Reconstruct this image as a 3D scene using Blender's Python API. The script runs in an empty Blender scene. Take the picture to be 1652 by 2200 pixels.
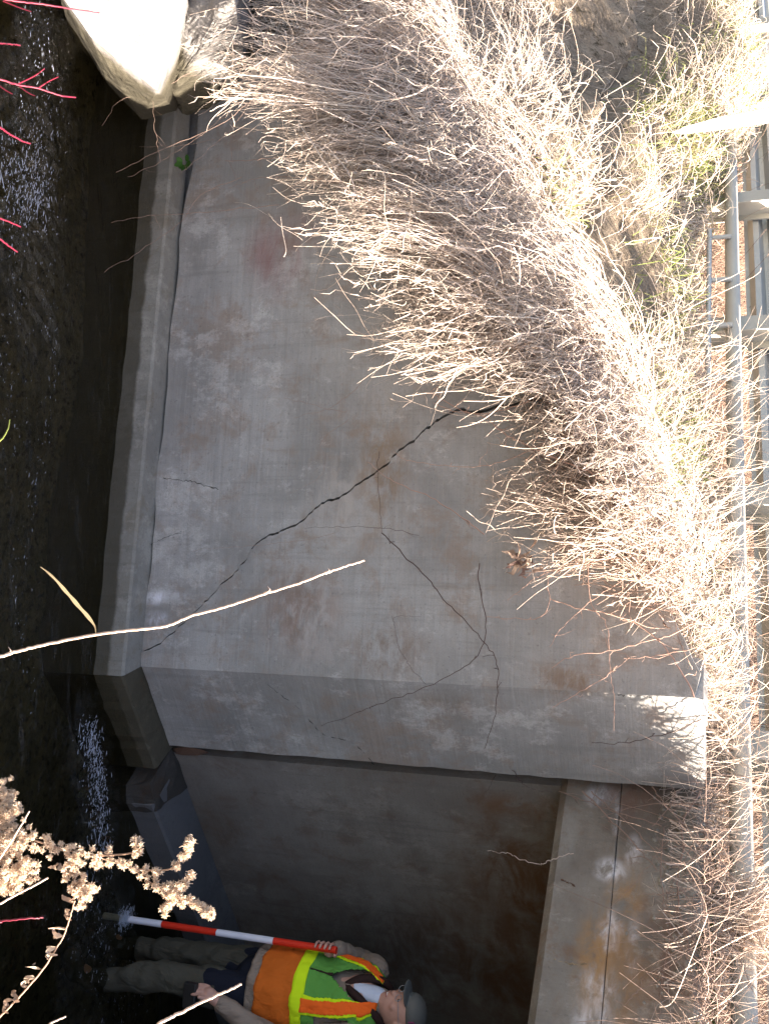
import bpy, bmesh, math, random
import numpy as np
from mathutils import Vector, Matrix, noise
random.seed(7); rng = np.random.default_rng(7)
R = math.radians
scene = bpy.context.scene
col = scene.collection

# ------------------------------------------------------------------ camera
PITCH = R(18.5); F = 2139.0; EYE = Vector((0, 0, 2.85))
cp, sp = math.cos(PITCH), math.sin(PITCH)
cam = bpy.data.cameras.new('camera'); camo = bpy.data.objects.new('camera', cam); col.objects.link(camo)
cam.sensor_fit = 'VERTICAL'; cam.sensor_height = 36; cam.sensor_width = 27; cam.lens = 35.0
cam.clip_start = .05; cam.clip_end = 400
# the photograph was taken with the camera turned on its side: picture right is up
m = Matrix(((0, -1, 0), (sp, 0, -cp), (cp, 0, sp)))
camo.matrix_world = Matrix.Translation(EYE) @ m.to_4x4()
scene.camera = camo

# ------------------------------------------------------------------ light
SUN_EL, SUN_AZ = R(33.5), R(-6.5)          # azimuth measured from +X towards +Y
sdir = Vector((math.cos(SUN_EL)*math.cos(SUN_AZ), math.cos(SUN_EL)*math.sin(SUN_AZ), math.sin(SUN_EL)))
w = bpy.data.worlds.new('World'); scene.world = w; w.use_nodes = True
nt = w.node_tree; bg = nt.nodes['Background']
sky = nt.nodes.new('ShaderNodeTexSky'); sky.sky_type = 'NISHITA'; sky.sun_disc = False
sky.sun_elevation = SUN_EL; sky.sun_rotation = R(90) - SUN_AZ
sky.air_density = 1.0; sky.dust_density = 2.5; sky.ozone_density = 1.0
nt.links.new(sky.outputs[0], bg.inputs[0]); bg.inputs[1].default_value = .066
sun = bpy.data.lights.new('sun', 'SUN'); sun.energy = 5.0; sun.angle = R(.5); sun.color = (1, .955, .88)
suno = bpy.data.objects.new('sun', sun); col.objects.link(suno)
suno.rotation_euler = sdir.to_track_quat('Z', 'Y').to_euler()
scene.view_settings.view_transform = 'Standard'; scene.view_settings.look = 'None'
scene.view_settings.exposure = 3.1
scene.view_settings.use_white_balance = True; scene.view_settings.white_balance_temperature = 7300; scene.view_settings.white_balance_tint = 14
scene.view_settings.gamma = 1
scene.view_settings.use_curve_mapping = False
scene.cycles.max_bounces = 8; scene.cycles.transparent_max_bounces = 12

# ------------------------------------------------------------------ helpers
def ray(x, y):
    u = (y-1100)/F; v = (x-826)/F
    return Vector((u, cp+v*sp, -sp+v*cp))
def atY(x, y, Y): d = ray(x, y); return EYE + d*(Y/d.y)
def atZ(x, y, z): d = ray(x, y); return EYE + d*((z-EYE.z)/d.z)
def on(x, y, p, n, off=0.0):
    d = ray(x, y); n = Vector(n).normalized(); p = Vector(p)+n*off
    return EYE + d*((p-EYE).dot(n)/d.dot(n))
def project(P):
    P = np.asarray(P, float) - np.array(EYE)
    right = P[..., 0]; up = P[..., 1]*sp + P[..., 2]*cp; fw = P[..., 1]*cp - P[..., 2]*sp
    return 826 + F*up/fw, 1100 + F*right/fw

def tag(o, label=None, cat=None, group=None, kind=None):
    if label: o['label'] = label
    if cat: o['category'] = cat
    if group: o['group'] = group
    if kind: o['kind'] = kind
    return o
def thing(name, loc, label, cat, group=None):
    o = bpy.data.objects.new(name, None); o.empty_display_size = .1
    col.objects.link(o); o.location = loc
    return tag(o, label, cat, group)
def mesh_obj(name, verts, faces, mat, parent=None, smooth=False):
    off = Vector(parent_world(parent)) if parent else Vector((0, 0, 0))
    me = bpy.data.meshes.new(name)
    me.from_pydata([tuple(Vector(v)-off) for v in verts], [], faces)
    me.validate(); me.update()
    if mat is not None:
        for mm in (mat if isinstance(mat, (list, tuple)) else [mat]): me.materials.append(mm)
    if smooth: me.polygons.foreach_set('use_smooth', [True]*len(me.polygons))
    o = bpy.data.objects.new(name, me); col.objects.link(o)
    if parent: o.parent = parent
    return o
def parent_world(p):
    v = Vector((0, 0, 0))
    while p is not None: v = v + Vector(p.location); p = p.parent
    return v
def np_obj(name, V, Q, mat, parent=None, smooth=False, mats=None):
    """fast quad/tri mesh from numpy arrays"""
    V = np.asarray(V, np.float32).reshape(-1, 3); Q = np.asarray(Q, np.int32)
    if parent: V = V - np.array(parent_world(parent), np.float32)
    k = Q.shape[1]; me = bpy.data.meshes.new(name)
    me.vertices.add(len(V)); me.vertices.foreach_set('co', V.ravel())
    me.loops.add(Q.size); me.loops.foreach_set('vertex_index', Q.ravel())
    me.polygons.add(len(Q)); me.polygons.foreach_set('loop_start', np.arange(len(Q), dtype=np.int32)*k)
    me.polygons.foreach_set('loop_total', np.full(len(Q), k, np.int32))
    if smooth: me.polygons.foreach_set('use_smooth', np.ones(len(Q), bool))
    me.update(calc_edges=True); me.validate()
    me.materials.append(mat)
    o = bpy.data.objects.new(name, me); col.objects.link(o)
    if parent: o.parent = parent
    return o
def tubes(C, rad, sides=3):
    """C (N,K,3) curves, rad (N,K) radii -> verts, quads"""
    N, K, _ = C.shape
    T = np.gradient(C, axis=1); T /= np.linalg.norm(T, axis=2, keepdims=True)+1e-9
    ref = np.tile(np.array([.31, .22, .93]), (N, K, 1))
    A = np.cross(T, ref); A /= np.linalg.norm(A, axis=2, keepdims=True)+1e-9
    B = np.cross(T, A)
    ph = np.arange(sides)*2*np.pi/sides
    ring = (A[:, :, None]*np.cos(ph)[None, None, :, None] + B[:, :, None]*np.sin(ph)[None, None, :, None])*rad[:, :, None, None]
    V = (C[:, :, None]+ring).reshape(-1, 3)
    n = np.arange(N)[:, None, None]; k = np.arange(K-1)[None, :, None]; s = np.arange(sides)[None, None, :]
    s2 = (s+1) % sides; b = n*K*sides
    Q = np.stack([b+k*sides+s, b+k*sides+s2, b+(k+1)*sides+s2, b+(k+1)*sides+s], -1).reshape(-1, 4)
    return V, Q
def ribbons(C, wid, up=None):
    N, K, _ = C.shape
    T = np.gradient(C, axis=1); T /= np.linalg.norm(T, axis=2, keepdims=True)+1e-9
    ref = rng.normal(size=(N, 1, 3)) if up is None else up
    A = np.cross(T, np.broadcast_to(ref, T.shape)); A /= np.linalg.norm(A, axis=2, keepdims=True)+1e-9
    V = np.stack([C-A*wid[..., None]/2, C+A*wid[..., None]/2], 2).reshape(-1, 3)
    n = np.arange(N)[:, None]; k = np.arange(K-1)[None, :]; b = n*K*2
    Q = np.stack([b+k*2, b+k*2+1, b+k*2+3, b+k*2+2], -1).reshape(-1, 4)
    return V, Q
def join(parts):
    Vs, Qs, o = [], [], 0
    for V, Q in parts: Vs.append(V); Qs.append(Q+o); o += len(V)
    return np.concatenate(Vs), np.concatenate(Qs)
def bez(P0, P1, P2, P3, K):
    t = np.linspace(0, 1, K)[None, :, None]
    return ((1-t)**3)*P0[:, None]+3*((1-t)**2)*t*P1[:, None]+3*(1-t)*t*t*P2[:, None]+t**3*P3[:, None]
def resample(pts, n):
    P = np.array([tuple(p) for p in pts], float)
    m = len(P)
    if m == 2: t = np.linspace(0, 1, n)[:, None]; return P[0]*(1-t)+P[1]*t
    E = np.vstack([2*P[0]-P[1], P, 2*P[-1]-P[-2]]); out = []
    for s in np.linspace(0, m-1-1e-6, n):
        i = int(s); t = s-i; a, b, c, d = E[i:i+4]
        out.append(.5*((2*b)+(-a+c)*t+(2*a-5*b+4*c-d)*t*t+(-a+3*b-3*c+d)*t**3))
    return np.array(out)
def tube_obj(name, pts, r0, r1, mat, parent=None, n=24, sides=6, wob=0.0, cap=True):
    C = resample(pts, n)
    if wob: C[1:-1] += rng.normal(0, wob, (n-2, 3))
    V, Q = tubes(C[None], np.linspace(r0, r1, n)[None], sides)
    return np_obj(name, V, Q, mat, parent, smooth=True)
def bxv(x0, x1, y0, y1, z0, z1):
    V = [(x, y, z) for z in (z0, z1) for y in (y0, y1) for x in (x0, x1)]
    return V, [(0, 2, 3, 1), (4, 5, 7, 6), (0, 1, 5, 4), (2, 6, 7, 3), (0, 4, 6, 2), (1, 3, 7, 5)]
def prism(name, poly, z0, z1, mat, parent=None, bevel=0.0):
    """poly: list of (x,y) ; z0/z1 number or list"""
    n = len(poly)
    a = z0 if isinstance(z0, (list, tuple)) else [z0]*n
    b = z1 if isinstance(z1, (list, tuple)) else [z1]*n
    V = [(p[0], p[1], a[i]) for i, p in enumerate(poly)]+[(p[0], p[1], b[i]) for i, p in enumerate(poly)]
    Fc = [tuple(range(n))[::-1], tuple(range(n, 2*n))]+[(i, (i+1) % n, n+(i+1) % n, n+i) for i in range(n)]
    o = mesh_obj(name, V, Fc, mat, parent); fix(o)
    if bevel: bev(o, bevel)
    return o
def fix(o):
    bm = bmesh.new(); bm.from_mesh(o.data); bmesh.ops.recalc_face_normals(bm, faces=bm.faces); bm.to_mesh(o.data); bm.free()
def bev(o, wd, seg=2):
    md = o.modifiers.new('bevel', 'BEVEL'); md.width = wd; md.segments = seg; md.limit_method = 'ANGLE'; md.angle_limit = R(35)

# ------------------------------------------------------------------ materials
class NT:
    def __init__(s, name):
        s.m = bpy.data.materials.new(name); s.m.use_nodes = True; s.t = s.m.node_tree
        s.b = s.t.nodes['Principled BSDF']; s.out = s.t.nodes['Material Output']
        s.geo = s.t.nodes.new('ShaderNodeNewGeometry')
    def n(s, t, **kw):
        x = s.t.nodes.new(t)
        for k, v in kw.items(): setattr(x, k, v)
        return x
    def l(s, a, b): s.t.links.new(a, b)
    def pos(s, sc=(1, 1, 1), rot=0, loc=(0, 0, 0)):
        mp = s.n('ShaderNodeMapping'); mp.inputs['Scale'].default_value = sc
        mp.inputs['Location'].default_value = loc; mp.inputs['Rotation'].default_value = (0, 0, rot)
        s.l(s.geo.outputs['Position'], mp.inputs['Vector']); return mp.outputs[0]
    def noise(s, scale, vec=None, detail=5, rough=.55, dist=0):
        x = s.n('ShaderNodeTexNoise'); x.inputs['Scale'].default_value = scale; x.inputs['Detail'].default_value = detail
        x.inputs['Roughness'].default_value = rough; x.inputs['Distortion'].default_value = dist
        s.l(vec if vec is not None else s.pos(), x.inputs['Vector']); return x.outputs['Fac']
    def ramp(s, fac, lo, hi, a=0.0, b=1.0):
        x = s.n('ShaderNodeMapRange'); x.interpolation_type = 'SMOOTHSTEP'
        for i, v in ((1, lo), (2, hi), (3, a), (4, b)): x.inputs[i].default_value = v
        s.l(fac, x.inputs[0]); return x.outputs[0]
    def math(s, op, a, b=None, c=None):
        x = s.n('ShaderNodeMath', operation=op)
        for i, v in enumerate((a, b, c)):
            if v is None: continue
            if isinstance(v, (int, float)): x.inputs[i].default_value = v
            else: s.l(v, x.inputs[i])
        return x.outputs[0]
    def mix(s, fac, a, b, mode='MIX'):
        x = s.n('ShaderNodeMix', data_type='RGBA', blend_type=mode)
        for i, v in ((0, fac), (6, a), (7, b)):
            if isinstance(v, (int, float)): x.inputs[i].default_value = v
            elif isinstance(v, tuple): x.inputs[i].default_value = (*v[:3], 1)
            else: s.l(v, x.inputs[i])
        return x.outputs[2]
    def blob(s, p, r, soft=1.0):
        """1 at world point p falling to 0 at radius r=(rx,ry,rz)"""
        mp = s.n('ShaderNodeVectorMath', operation='SUBTRACT'); s.l(s.geo.outputs['Position'], mp.inputs[0]); mp.inputs[1].default_value = p
        dv = s.n('ShaderNodeVectorMath', operation='DIVIDE'); s.l(mp.outputs[0], dv.inputs[0]); dv.inputs[1].default_value = r
        ln = s.n('ShaderNodeVectorMath', operation='LENGTH'); s.l(dv.outputs[0], ln.inputs[0])
        return s.ramp(ln.outputs['Value'], 0.15, 1.0, 1.0, 0.0)
    def bump(s, h, dist=.01, strength=.6, prev=None):
        b = s.n('ShaderNodeBump'); b.inputs['Distance'].default_value = dist; b.inputs['Strength'].default_value = strength
        s.l(h, b.inputs['Height'])
        if prev is not None: s.l(prev, b.inputs['Normal'])
        return b.outputs[0]
    def fin(s, c, rough=.85, nrm=None, spec=.3, metal=0):
        if isinstance(c, tuple): s.b.inputs['Base Color'].default_value = (*c, 1)
        else: s.l(c, s.b.inputs['Base Color'])
        if isinstance(rough, (int, float)): s.b.inputs['Roughness'].default_value = rough
        else: s.l(rough, s.b.inputs['Roughness'])
        s.b.inputs['Specular IOR Level'].default_value = spec; s.b.inputs['Metallic'].default_value = metal
        if nrm is not None: s.l(nrm, s.b.inputs['Normal'])
        return s.m

def concrete(name, base, warm, dark, board=1.0, rust=.5, stains=(), wetz=None, rot=0.0, lime=.35, grit=.5):
    s = NT(name)
    v = s.pos((1, 1, 1))
    big = s.noise(1.6, v, 6, .62, .4)
    c = s.mix(s.ramp(big, .32, .7), base, dark)
    mid = s.noise(5.5, v, 8, .68, .6)
    c = s.mix(s.math('MULTIPLY', s.ramp(mid, .5, .68), .55), c, warm)
    # board marks: long thin horizontal bands
    bd = s.noise(1.0, s.pos((1.1, 1.1, 34), rot), 6, .65)
    c = s.mix(s.math('MULTIPLY', s.ramp(bd, .38, .72), .30*board), c, tuple(x*.62 for x in base))
    bd2 = s.noise(1.0, s.pos((2.3, 2.3, 120), rot, (3, 1, 7)), 3, .6)
    c = s.mix(s.math('MULTIPLY', s.ramp(bd2, .5, .75), .10*board), c, tuple(min(1, x*1.5) for x in base))
    # runs of dirt down the face
    rn = s.noise(1.0, s.pos((22, 22, 1.1), rot, (5, 2, 0)), 5, .7, .3)
    c = s.mix(s.math('MULTIPLY', s.ramp(rn, .50, .70), .42), c, tuple(x*.5 for x in base))
    # rust coloured and pale patches with ragged edges
    pt = s.noise(5.1, s.pos((1, 1, .8), 0, (11, 4, 2)), 13, .78, .2)
    pt = s.math('ADD', s.math('MULTIPLY', pt, .65), s.math('MULTIPLY', s.noise(1.7, s.pos((1, 1, 1), 0, (2, 1, 9)), 3, .5), .35))
    c = s.mix(s.math('MULTIPLY', s.ramp(pt, .52, .60), rust), c, warm)
    pl = s.noise(7.5, s.pos((1, 1, .7), 0, (1, 14, 6)), 13, .8, .15)
    pl = s.math('ADD', s.math('MULTIPLY', pl, .7), s.math('MULTIPLY', s.noise(2.0, s.pos((1, 1, 1), 0, (8, 1, 3)), 3, .5), .3))
    c = s.mix(s.math('MULTIPLY', s.ramp(pl, .52, .60), lime), c, tuple(min(1, x*1.75) for x in base))
    sp1 = s.noise(60, v, 3, .6)
    c = s.mix(s.math('MULTIPLY', s.ramp(sp1, .62, .72), .5), c, tuple(x*.35 for x in base))
    sp2 = s.noise(160, v, 2, .6)
    c = s.mix(s.math('MULTIPLY', s.ramp(sp2, .35, .75), .35), c, tuple(x*.6 for x in base))
    for (p, r, cl, amt, brk) in stains:
        f = s.blob(p, r)
        nz = s.ramp(s.noise(brk, s.pos((1, 1, 2), 0, (p[0], 0, 0)), 8, .7, .5), .36, .62)
        c = s.mix(s.math('MULTIPLY', s.math('MULTIPLY', f, nz), amt), c, cl)
    rough = .88
    if wetz is not None:
        z = s.n('ShaderNodeSeparateXYZ'); s.l(s.geo.outputs['Position'], z.inputs[0])
        zz = s.math('ADD', z.outputs[2], s.math('MULTIPLY', s.math('SUBTRACT', s.noise(6, v, 5, .6), .5), .06))
        wf = s.ramp(zz, wetz-.012, wetz+.012, 1, 0)
        c = s.mix(wf, c, s.mix(.75, c, (.035, .03, .018)))
        rough = s.math('SUBTRACT', .88, s.math('MULTIPLY', wf, .5))
    h = s.math('ADD', s.math('MULTIPLY', s.noise(9, v, 8, .65), 1.0), s.math('MULTIPLY', bd, .6*board))
    nb = s.bump(h, .012, .5)
    nb = s.bump(s.noise(85, v, 6, .7), .003, grit, nb)
    return s.fin(c, rough, nb, .3)

def plant(name, a, b, c=None, rough=.7, trans=.25):
    s = NT(name)
    rp = s.geo.outputs['Random Per Island']
    cc = s.mix(rp, a, b)
    if c is not None: cc = s.mix(s.ramp(s.noise(7, None, 3), .45, .6), cc, c)
    cc = s.mix(s.math('MULTIPLY', s.noise(90, None, 3), .35), cc, tuple(x*.5 for x in a))
    m_ = s.fin(cc, rough, None, .25)
    if trans:
        tr = s.n('ShaderNodeBsdfTranslucent'); s.l(cc, tr.inputs[0]); mx = s.n('ShaderNodeMixShader'); mx.inputs[0].default_value = trans
        s.l(s.b.outputs[0], mx.inputs[1]); s.l(tr.outputs[0], mx.inputs[2]); s.l(mx.outputs[0], s.out.inputs[0])
    return m_
def simple(name, c, rough=.6, spec=.4, var=.25, bsc=60, bd=.001, metal=0):
    s = NT(name); cc = s.mix(s.math('MULTIPLY', s.noise(bsc*.2, None, 5), var*1.6), c, tuple(x*.45 for x in c))
    return s.fin(cc, rough, s.bump(s.noise(bsc, None, 4), bd, .6), spec, metal)
def cloth(name, c, fold=22, amt=.02):
    s = NT(name); fn = s.noise(fold, s.pos((1, 1, .55)), 3, .5, 1.2)
    cc = s.mix(s.math('MULTIPLY', s.noise(9, None, 5), .5), c, tuple(x*.6 for x in c))
    nb = s.bump(fn, amt, .8); nb = s.bump(s.noise(500, None, 2), .0006, .5, nb)
    return s.fin(cc, .85, nb, .15)

# ------------------------------------------------------------------ plan of the place (metres, water at z = 0)
W0 = Vector((-2.35, 4.722)); W1 = Vector((.755, 4.24)); W2 = Vector((1.20, 4.502))   # face of the wing wall, its corner, its end
nW = Vector((-.1534, -.9882, 0)); nC = Vector((.508, -.861, 0))
WP = (W1.x, W1.y, 0)
def top_z(X): return 2.47+.477*X if X < .66 else 2.785+.08*(X-.66)
dA = Vector((.852, .523)); nA = Vector((.523, -.852, 0))                   # abutment direction, normal towards the stream
A0 = Vector((1.24, 4.572)) 
H0 = Vector((1.252, 4.535)); dH = Vector((.621, -.784)); nH = Vector((-.784, -.621, 0))   # headwall
HL = 3.25
SOF = 2.17; HT = 2.81

stains_w = []
def sw(x, y, n, c, amt, rx, ry, rz, brk=5, p=WP):
    q = on(x, y, p, n); stains_w.append((tuple(q), (rx, ry, rz), c, amt, brk))
sw(610, 545, nW, (.17, .045, .045), .75, .30, .5, .30, 1.6)
sw(680, 500, nW, (.16, .05, .045), .6, .18, .5, .25, 1.6)
sw(335, 1283, nW, (.62, .62, .66), .95, .05, .4, .10, 9)
sw(340, 1330, nW, (.5, .5, .54), .8, .05, .4, .09, 9)
sw(372, 1278, nW, (.5, .5, .54), .5, .03, .4, .1, 9)
sw(660, 1330, nW, (.34, .31, .29), .75, .35, .5, .32, 7)
sw(740, 1080, nW, (.36, .33, .30), .6, .35, .5, .25, 7)
sw(640, 1310, nW, (.15, .08, .05), .55, .3, .5, .3, 9)
sw(820, 1010, nW, (.20, .12, .06), .6, .5, .5, .2, 8)
sw(830, 1400, nW, (.14, .08, .045), .6, .16, .5, .3, 9)
sw(1220, 1460, nW, (.16, .085, .04), .6, .12, .5, .25, 8)
sw(930, 1520, nC, (.13, .08, .045), .5, .12, .3, .3, 8)
M_wing = concrete('wing concrete', (.325, .318, .305), (.215, .150, .108), (.190, .184, .175), 1.25, .48, stains_w, None, 0, .32)
M_foot = concrete('footing concrete', (.23, .225, .20), (.15, .12, .08), (.17, .165, .15), .2, .25, (), .085, 0, .3, .9)
M_foot_wet = concrete('wet footing concrete', (.075, .065, .045), (.06, .04, .02), (.04, .035, .022), .2, .4, (), .10, 0, .3, .9)
M_ledge = concrete('damp ledge', (.14, .14, .145), (.10, .09, .08), (.09, .09, .095), .2, .2, (), None, 0, .2, .5)
sA = []
for (x, y, c, a, rx, ry, rz) in ((1120, 1900, (.10, .045, .015), .9, .8, .8, .45), (1050, 2080, (.09, .04, .018), .85, .9, .9, .6),
                                 (1160, 1740, (.12, .055, .02), .9, .12, .3, .5), (880, 2050, (.07, .04, .025), .6, .8, .8, .5)):
    sA.append((tuple(on(x, y, (A0.x, A0.y, 0), nA)), (rx, ry, rz), c, a, 3))
M_abut = concrete('abutment concrete', (.20, .185, .168), (.115, .072, .045), (.125, .11, .095), .6, .35, sA, None, 0, .25)
sH = []
HP = (H0.x, H0.y, 0)
for (x, y, c, a, r, rz, b) in ((1310, 2010, (.62, .62, .64), 1, .13, .07, 9), (1285, 2125, (.6, .6, .62), 1, .12, .10, 9), (1310, 1870, (.6, .6, .62), 1, .07, .09, 9),
                            (1325, 1760, (.55, .55, .57), .95, .10, .03, 9), (1275, 2195, (.55, .55, .57), .95, .1, .10, 9), (1290, 1710, (.5, .5, .53), .8, .08, .1, 8),
                            (1360, 1830, (.5, .5, .52), .8, .10, .05, 12), (1360, 2030, (.5, .5, .52), .7, .16, .04, 12),
                            (1280, 2060, (.30, .17, .07), .85, .3, .12, 5), (1340, 1960, (.28, .16, .07), .8, .3, .12, 5), (1340, 2130, (.24, .14, .07), .7, .3, .14, 5),
                            (1440, 2060, (.14, .09, .07), .7, .4, .2, 6), (1210, 1800, (.26, .26, .24), .6, .2, .1, 5), (1350, 1710, (.13, .07, .05), .7, .2, .2, 6),
                            (1500, 2100, (.30, .31, .28), .7, .5, .12, 14), (1480, 1800, (.28, .29, .26), .7, .4, .12, 14)):
    sH.append((tuple(on(x, y, HP, nH)), (r, r*1.2, rz), c, a, b))
M_head = concrete('headwall concrete', (.245, .228, .20), (.15, .095, .062), (.10, .082, .066), .5, .8, sH, None, 0, .35, .9)

# ------------------------------------------------------------------ wing wall
wing = thing('wing_wall', (-.2, 4.5, 0), 'grey concrete wing wall with a long diagonal crack, standing on its footing beside the stream', 'retaining wall')
crack = [(301, 1406), (322, 1394), (347, 1382), (374, 1359), (392, 1341), (412, 1321), (437, 1298), (452, 1284), (467, 1268), (482, 1250), (502, 1236), (517, 1215), (532, 1200),
         (540, 1180), (558, 1163), (578, 1149), (590, 1147), (603, 1140), (628, 1130), (653, 1117), (673, 1098), (688, 1085), (703, 1075), (722, 1071), (744, 1060), (760, 1047), (774, 1037), (792, 1026), (809, 1012), (829, 1000),
         (842, 982), (853, 974), (867, 962), (892, 947), (900, 936), (912, 924), (928, 912), (943, 902), (968, 887), (988, 879), (1010, 885), (1033, 884), (1063, 874), (1093, 869), (1123, 861), (1149, 861), (1180, 856), (1213, 845)]
cpts = [on(x, y, WP, nW) for x, y in crack]
# add fine jaggedness between the traced points
cj = []
for i in range(len(cpts)-1):
    a, b = cpts[i], cpts[i+1]
    cj.append(a)
    for t in (.33, .66):
        q = a.lerp(b, t); q.z += random.uniform(-.006, .006); q.x += random.uniform(-.005, .005); cj.append(q)
cj.append(cpts[-1]); cpts = cj
for q in cpts: q.y = W1.y-(q.x-W1.x)*(.1552)
cpts[-1].z = top_z(cpts[-1].x)
def wallpt(X, z): return Vector((X, W1.y-(X-W1.x)*.1552, z))
TH = .30
def slab(name, front, mat, parent, n, th):
    n3 = Vector(n); k = len(front)
    V = [tuple(p) for p in front]+[tuple(p-n3*th) for p in front]
    Fc = [tuple(range(k)), tuple(range(2*k-1, k-1, -1))]+[(i, (i+1) % k, k+(i+1) % k, k+i) for i in range(k)]
    o = mesh_obj(name, V, Fc, mat, parent)
    bm = bmesh.new(); bm.from_mesh(o.data)
    bmesh.ops.triangulate(bm, faces=[f for f in bm.faces if len(f.verts) > 4], quad_method='BEAUTY', ngon_method='EAR_CLIP')
    bmesh.ops.recalc_face_normals(bm, faces=bm.faces); bm.to_mesh(o.data); bm.free(); return o
def zb(X): return .177+.009*(.755-X)+.045*min(1,max(0,(-X-1.45)/.5)) + .006*math.sin(X*9)
c0 = cpts[0]
lower = [wallpt(X, zb(X)+random.uniform(-.004, .004)) for X in np.linspace(-2.35, c0.x-.01, 40)]
gap = lambda i: .0028+.0050*(i/len(cpts))
lowc = [p+Vector((-gap(i), gap(i)*.155, gap(i)*.3)) for i, p in enumerate(cpts)]
lowc = [p for p in lowc if p.z > zb(p.x)+.004]
topL = [wallpt(X, top_z(X)+random.uniform(-.005, .005)) for X in np.linspace(lowc[-1].x-.02, -2.35, 24)]
lowc[-1].z = top_z(lowc[-1].x)
slab('wall_slab', lower+lowc+topL, M_wing, wing, nW, TH)
hic = [p+Vector((gap(i), -gap(i)*.155, -gap(i)*.3)) for i, p in enumerate(cpts)]
hic = [p for p in hic if p.z > zb(p.x)+.004]
hic[-1].z = top_z(hic[-1].x)
topR = [wallpt(X, top_z(X)+random.uniform(-.006, .006)) for X in np.linspace(.655, hic[-1].x+.02, 20)]
upper = [wallpt(X, zb(X)) for X in np.linspace(hic[0].x+.004, .753, 12)]+[wallpt(.753, 2.76)]+topR+hic[::-1][:-1]
slab('wall_slab', upper, M_wing, wing, nW, TH).location += Vector((.002, -.006, 0))
# dark core behind the crack
core = [wallpt(X, z)-nW*.10 for X, z in ((-2.3, -.2), (.70, -.2), (.70, 2.6), (-2.3, 1.25))]
slab('wall_core', core, M_wing, wing, nW, .16)
# corner return of the wall, turning towards the culvert
def chpt(k, z): p = W1+(W2-W1)*k; return Vector((p.x, p.y, z))
ce = []
for X in np.linspace(0, 1, 10): ce.append(chpt(X, zb(.755)+random.uniform(-.004, .004)))
edge = [chpt(1.0+random.uniform(-.012, .004), z) for z in np.linspace(.22, 2.72, 34)]
tp = [chpt(k, 2.80+random.uniform(-.012, .008)) for k in np.linspace(.97, .02, 16)]
corner = slab('corner_return', ce+edge+[chpt(.985, 2.78)]+tp+[chpt(0, 2.76)], M_wing, wing, nC, .26)
# hairline cracks, raised hairs of dark grit lying in the surface
M_crack = simple('crack dirt', (.03, .028, .025), .95, .05)
def hair(pts, p, n, r, mat=None, parent=None):
    P = [on(x, y, p, n, .0) for x, y in pts]
    C = resample(P, 6*len(P)); C[1:-1] += rng.normal(0, .003, (len(C)-2, 3)) * np.array([1, .1, 1])
    rr = np.abs(rng.normal(r, r*.35, len(C)))
    V, Q = tubes(C[None], rr[None], 4); return np_obj('crack', V, Q, mat or M_crack, parent or wing)
hair([(575, 1470), (600, 1490), (640, 1520), (668, 1550), (700, 1580), (750, 1592), (780, 1615), (803, 1642)], WP, nC, .0016)
hair([(352, 1027), (400, 1033), (430, 1040), (470, 1052)], WP, nW, .0016)
hair([(305, 1180), (330, 1166), (370, 1150), (395, 1142)], WP, nW, .0010)
hair([(1320, 1492), (1360, 1494), (1400, 1498)], WP, nC, .0012)
# footing under the wing wall
FZ = .168
def foot_line(off):
    a = W0+Vector((nW.x, nW.y))*off; b = W1+Vector((nW.x, nW.y))*off
    c = W1+Vector((nC.x, nC.y))*off; d = W2+Vector((nC.x, nC.y))*off
    # intersection of offset lines
    da = (b-a).normalized(); dc = (d-c).normalized(); den = da.x*dc.y-da.y*dc.x
    t = ((c.x-a.x)*dc.y-(c.y-a.y)*dc.x)/den
    return a, a+da*t, d
fa, fb, fd = foot_line(.135); ba, bb, bd_ = foot_line(-.03); fa = fa-Vector((nW.x, nW.y))*.05
def rough_foot(name, pf, pb, z0, z1, mat, parent, n=40, amp=.008):
    V = []; Fc = []
    for i in range(n+1):
        t = i/n; f = pf[0].lerp(pf[1], t); b = pb[0].lerp(pb[1], t)
        j = random.uniform(-amp, amp); nn = (f-b).normalized()
        ch = .012
        f1 = f+nn*(j*.4); f2 = f-nn*ch
        V += [(f1.x, f1.y, z0), (f1.x, f1.y, z1-ch+j*.3), (f2.x, f2.y, z1+j*.25), (b.x, b.y, z1+.012), (b.x, b.y, z0)]
    for i in range(n):
        for k in range(5):
            k2 = (k+1) % 5; Fc.append((i*5+k, i*5+k2, i*5+5+k2, i*5+5+k))
    Fc += [(4, 3, 2, 1, 0), tuple(n*5+k for k in range(5))]
    o = mesh_obj(name, V, Fc, mat, parent); fix(o); return o
rough_foot('footing', (fa, fb), (ba, bb), -.45, FZ, M_foot, wing)
fe = fd+(fd-fb).normalized()*.03
o = rough_foot('footing', (fb+Vector((.003, .001)), fe), (bb, bd_+(fd-fb).normalized()*.03), -.45, FZ-.002, M_foot_wet, wing, 14, .012)
o['label'] = 'dark wet end of the footing under the corner return'

# ------------------------------------------------------------------ culvert: abutment, slab, headwall
cul = thing('culvert', (2.3, 4.6, 0), 'concrete box culvert with rust stained headwall over the man standing in the stream', 'culvert')
def v2(p, z): return (p.x, p.y, z)
Aend = A0+dA*6.5
# far abutment
nv = Vector((nA.x, nA.y))
slab('abutment', [Vector((*(A0+dA*.02), -.4)), Vector((*Aend, -.4)), Vector((*Aend, SOF)), Vector((*(A0+dA*.02), SOF))], M_abut, cul, nA, .3)
# footing ledge of the abutment
f0 = A0+nv*.275+dA*.10; f1 = Aend+nv*.275; g0 = A0+dA*.10+nv*.002; g1 = Aend+nv*.002
o = rough_foot('footing', (f0+dA*.02, f1), (g0, g1), -.45, FZ-.02, M_ledge, cul, 40, .006)
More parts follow.
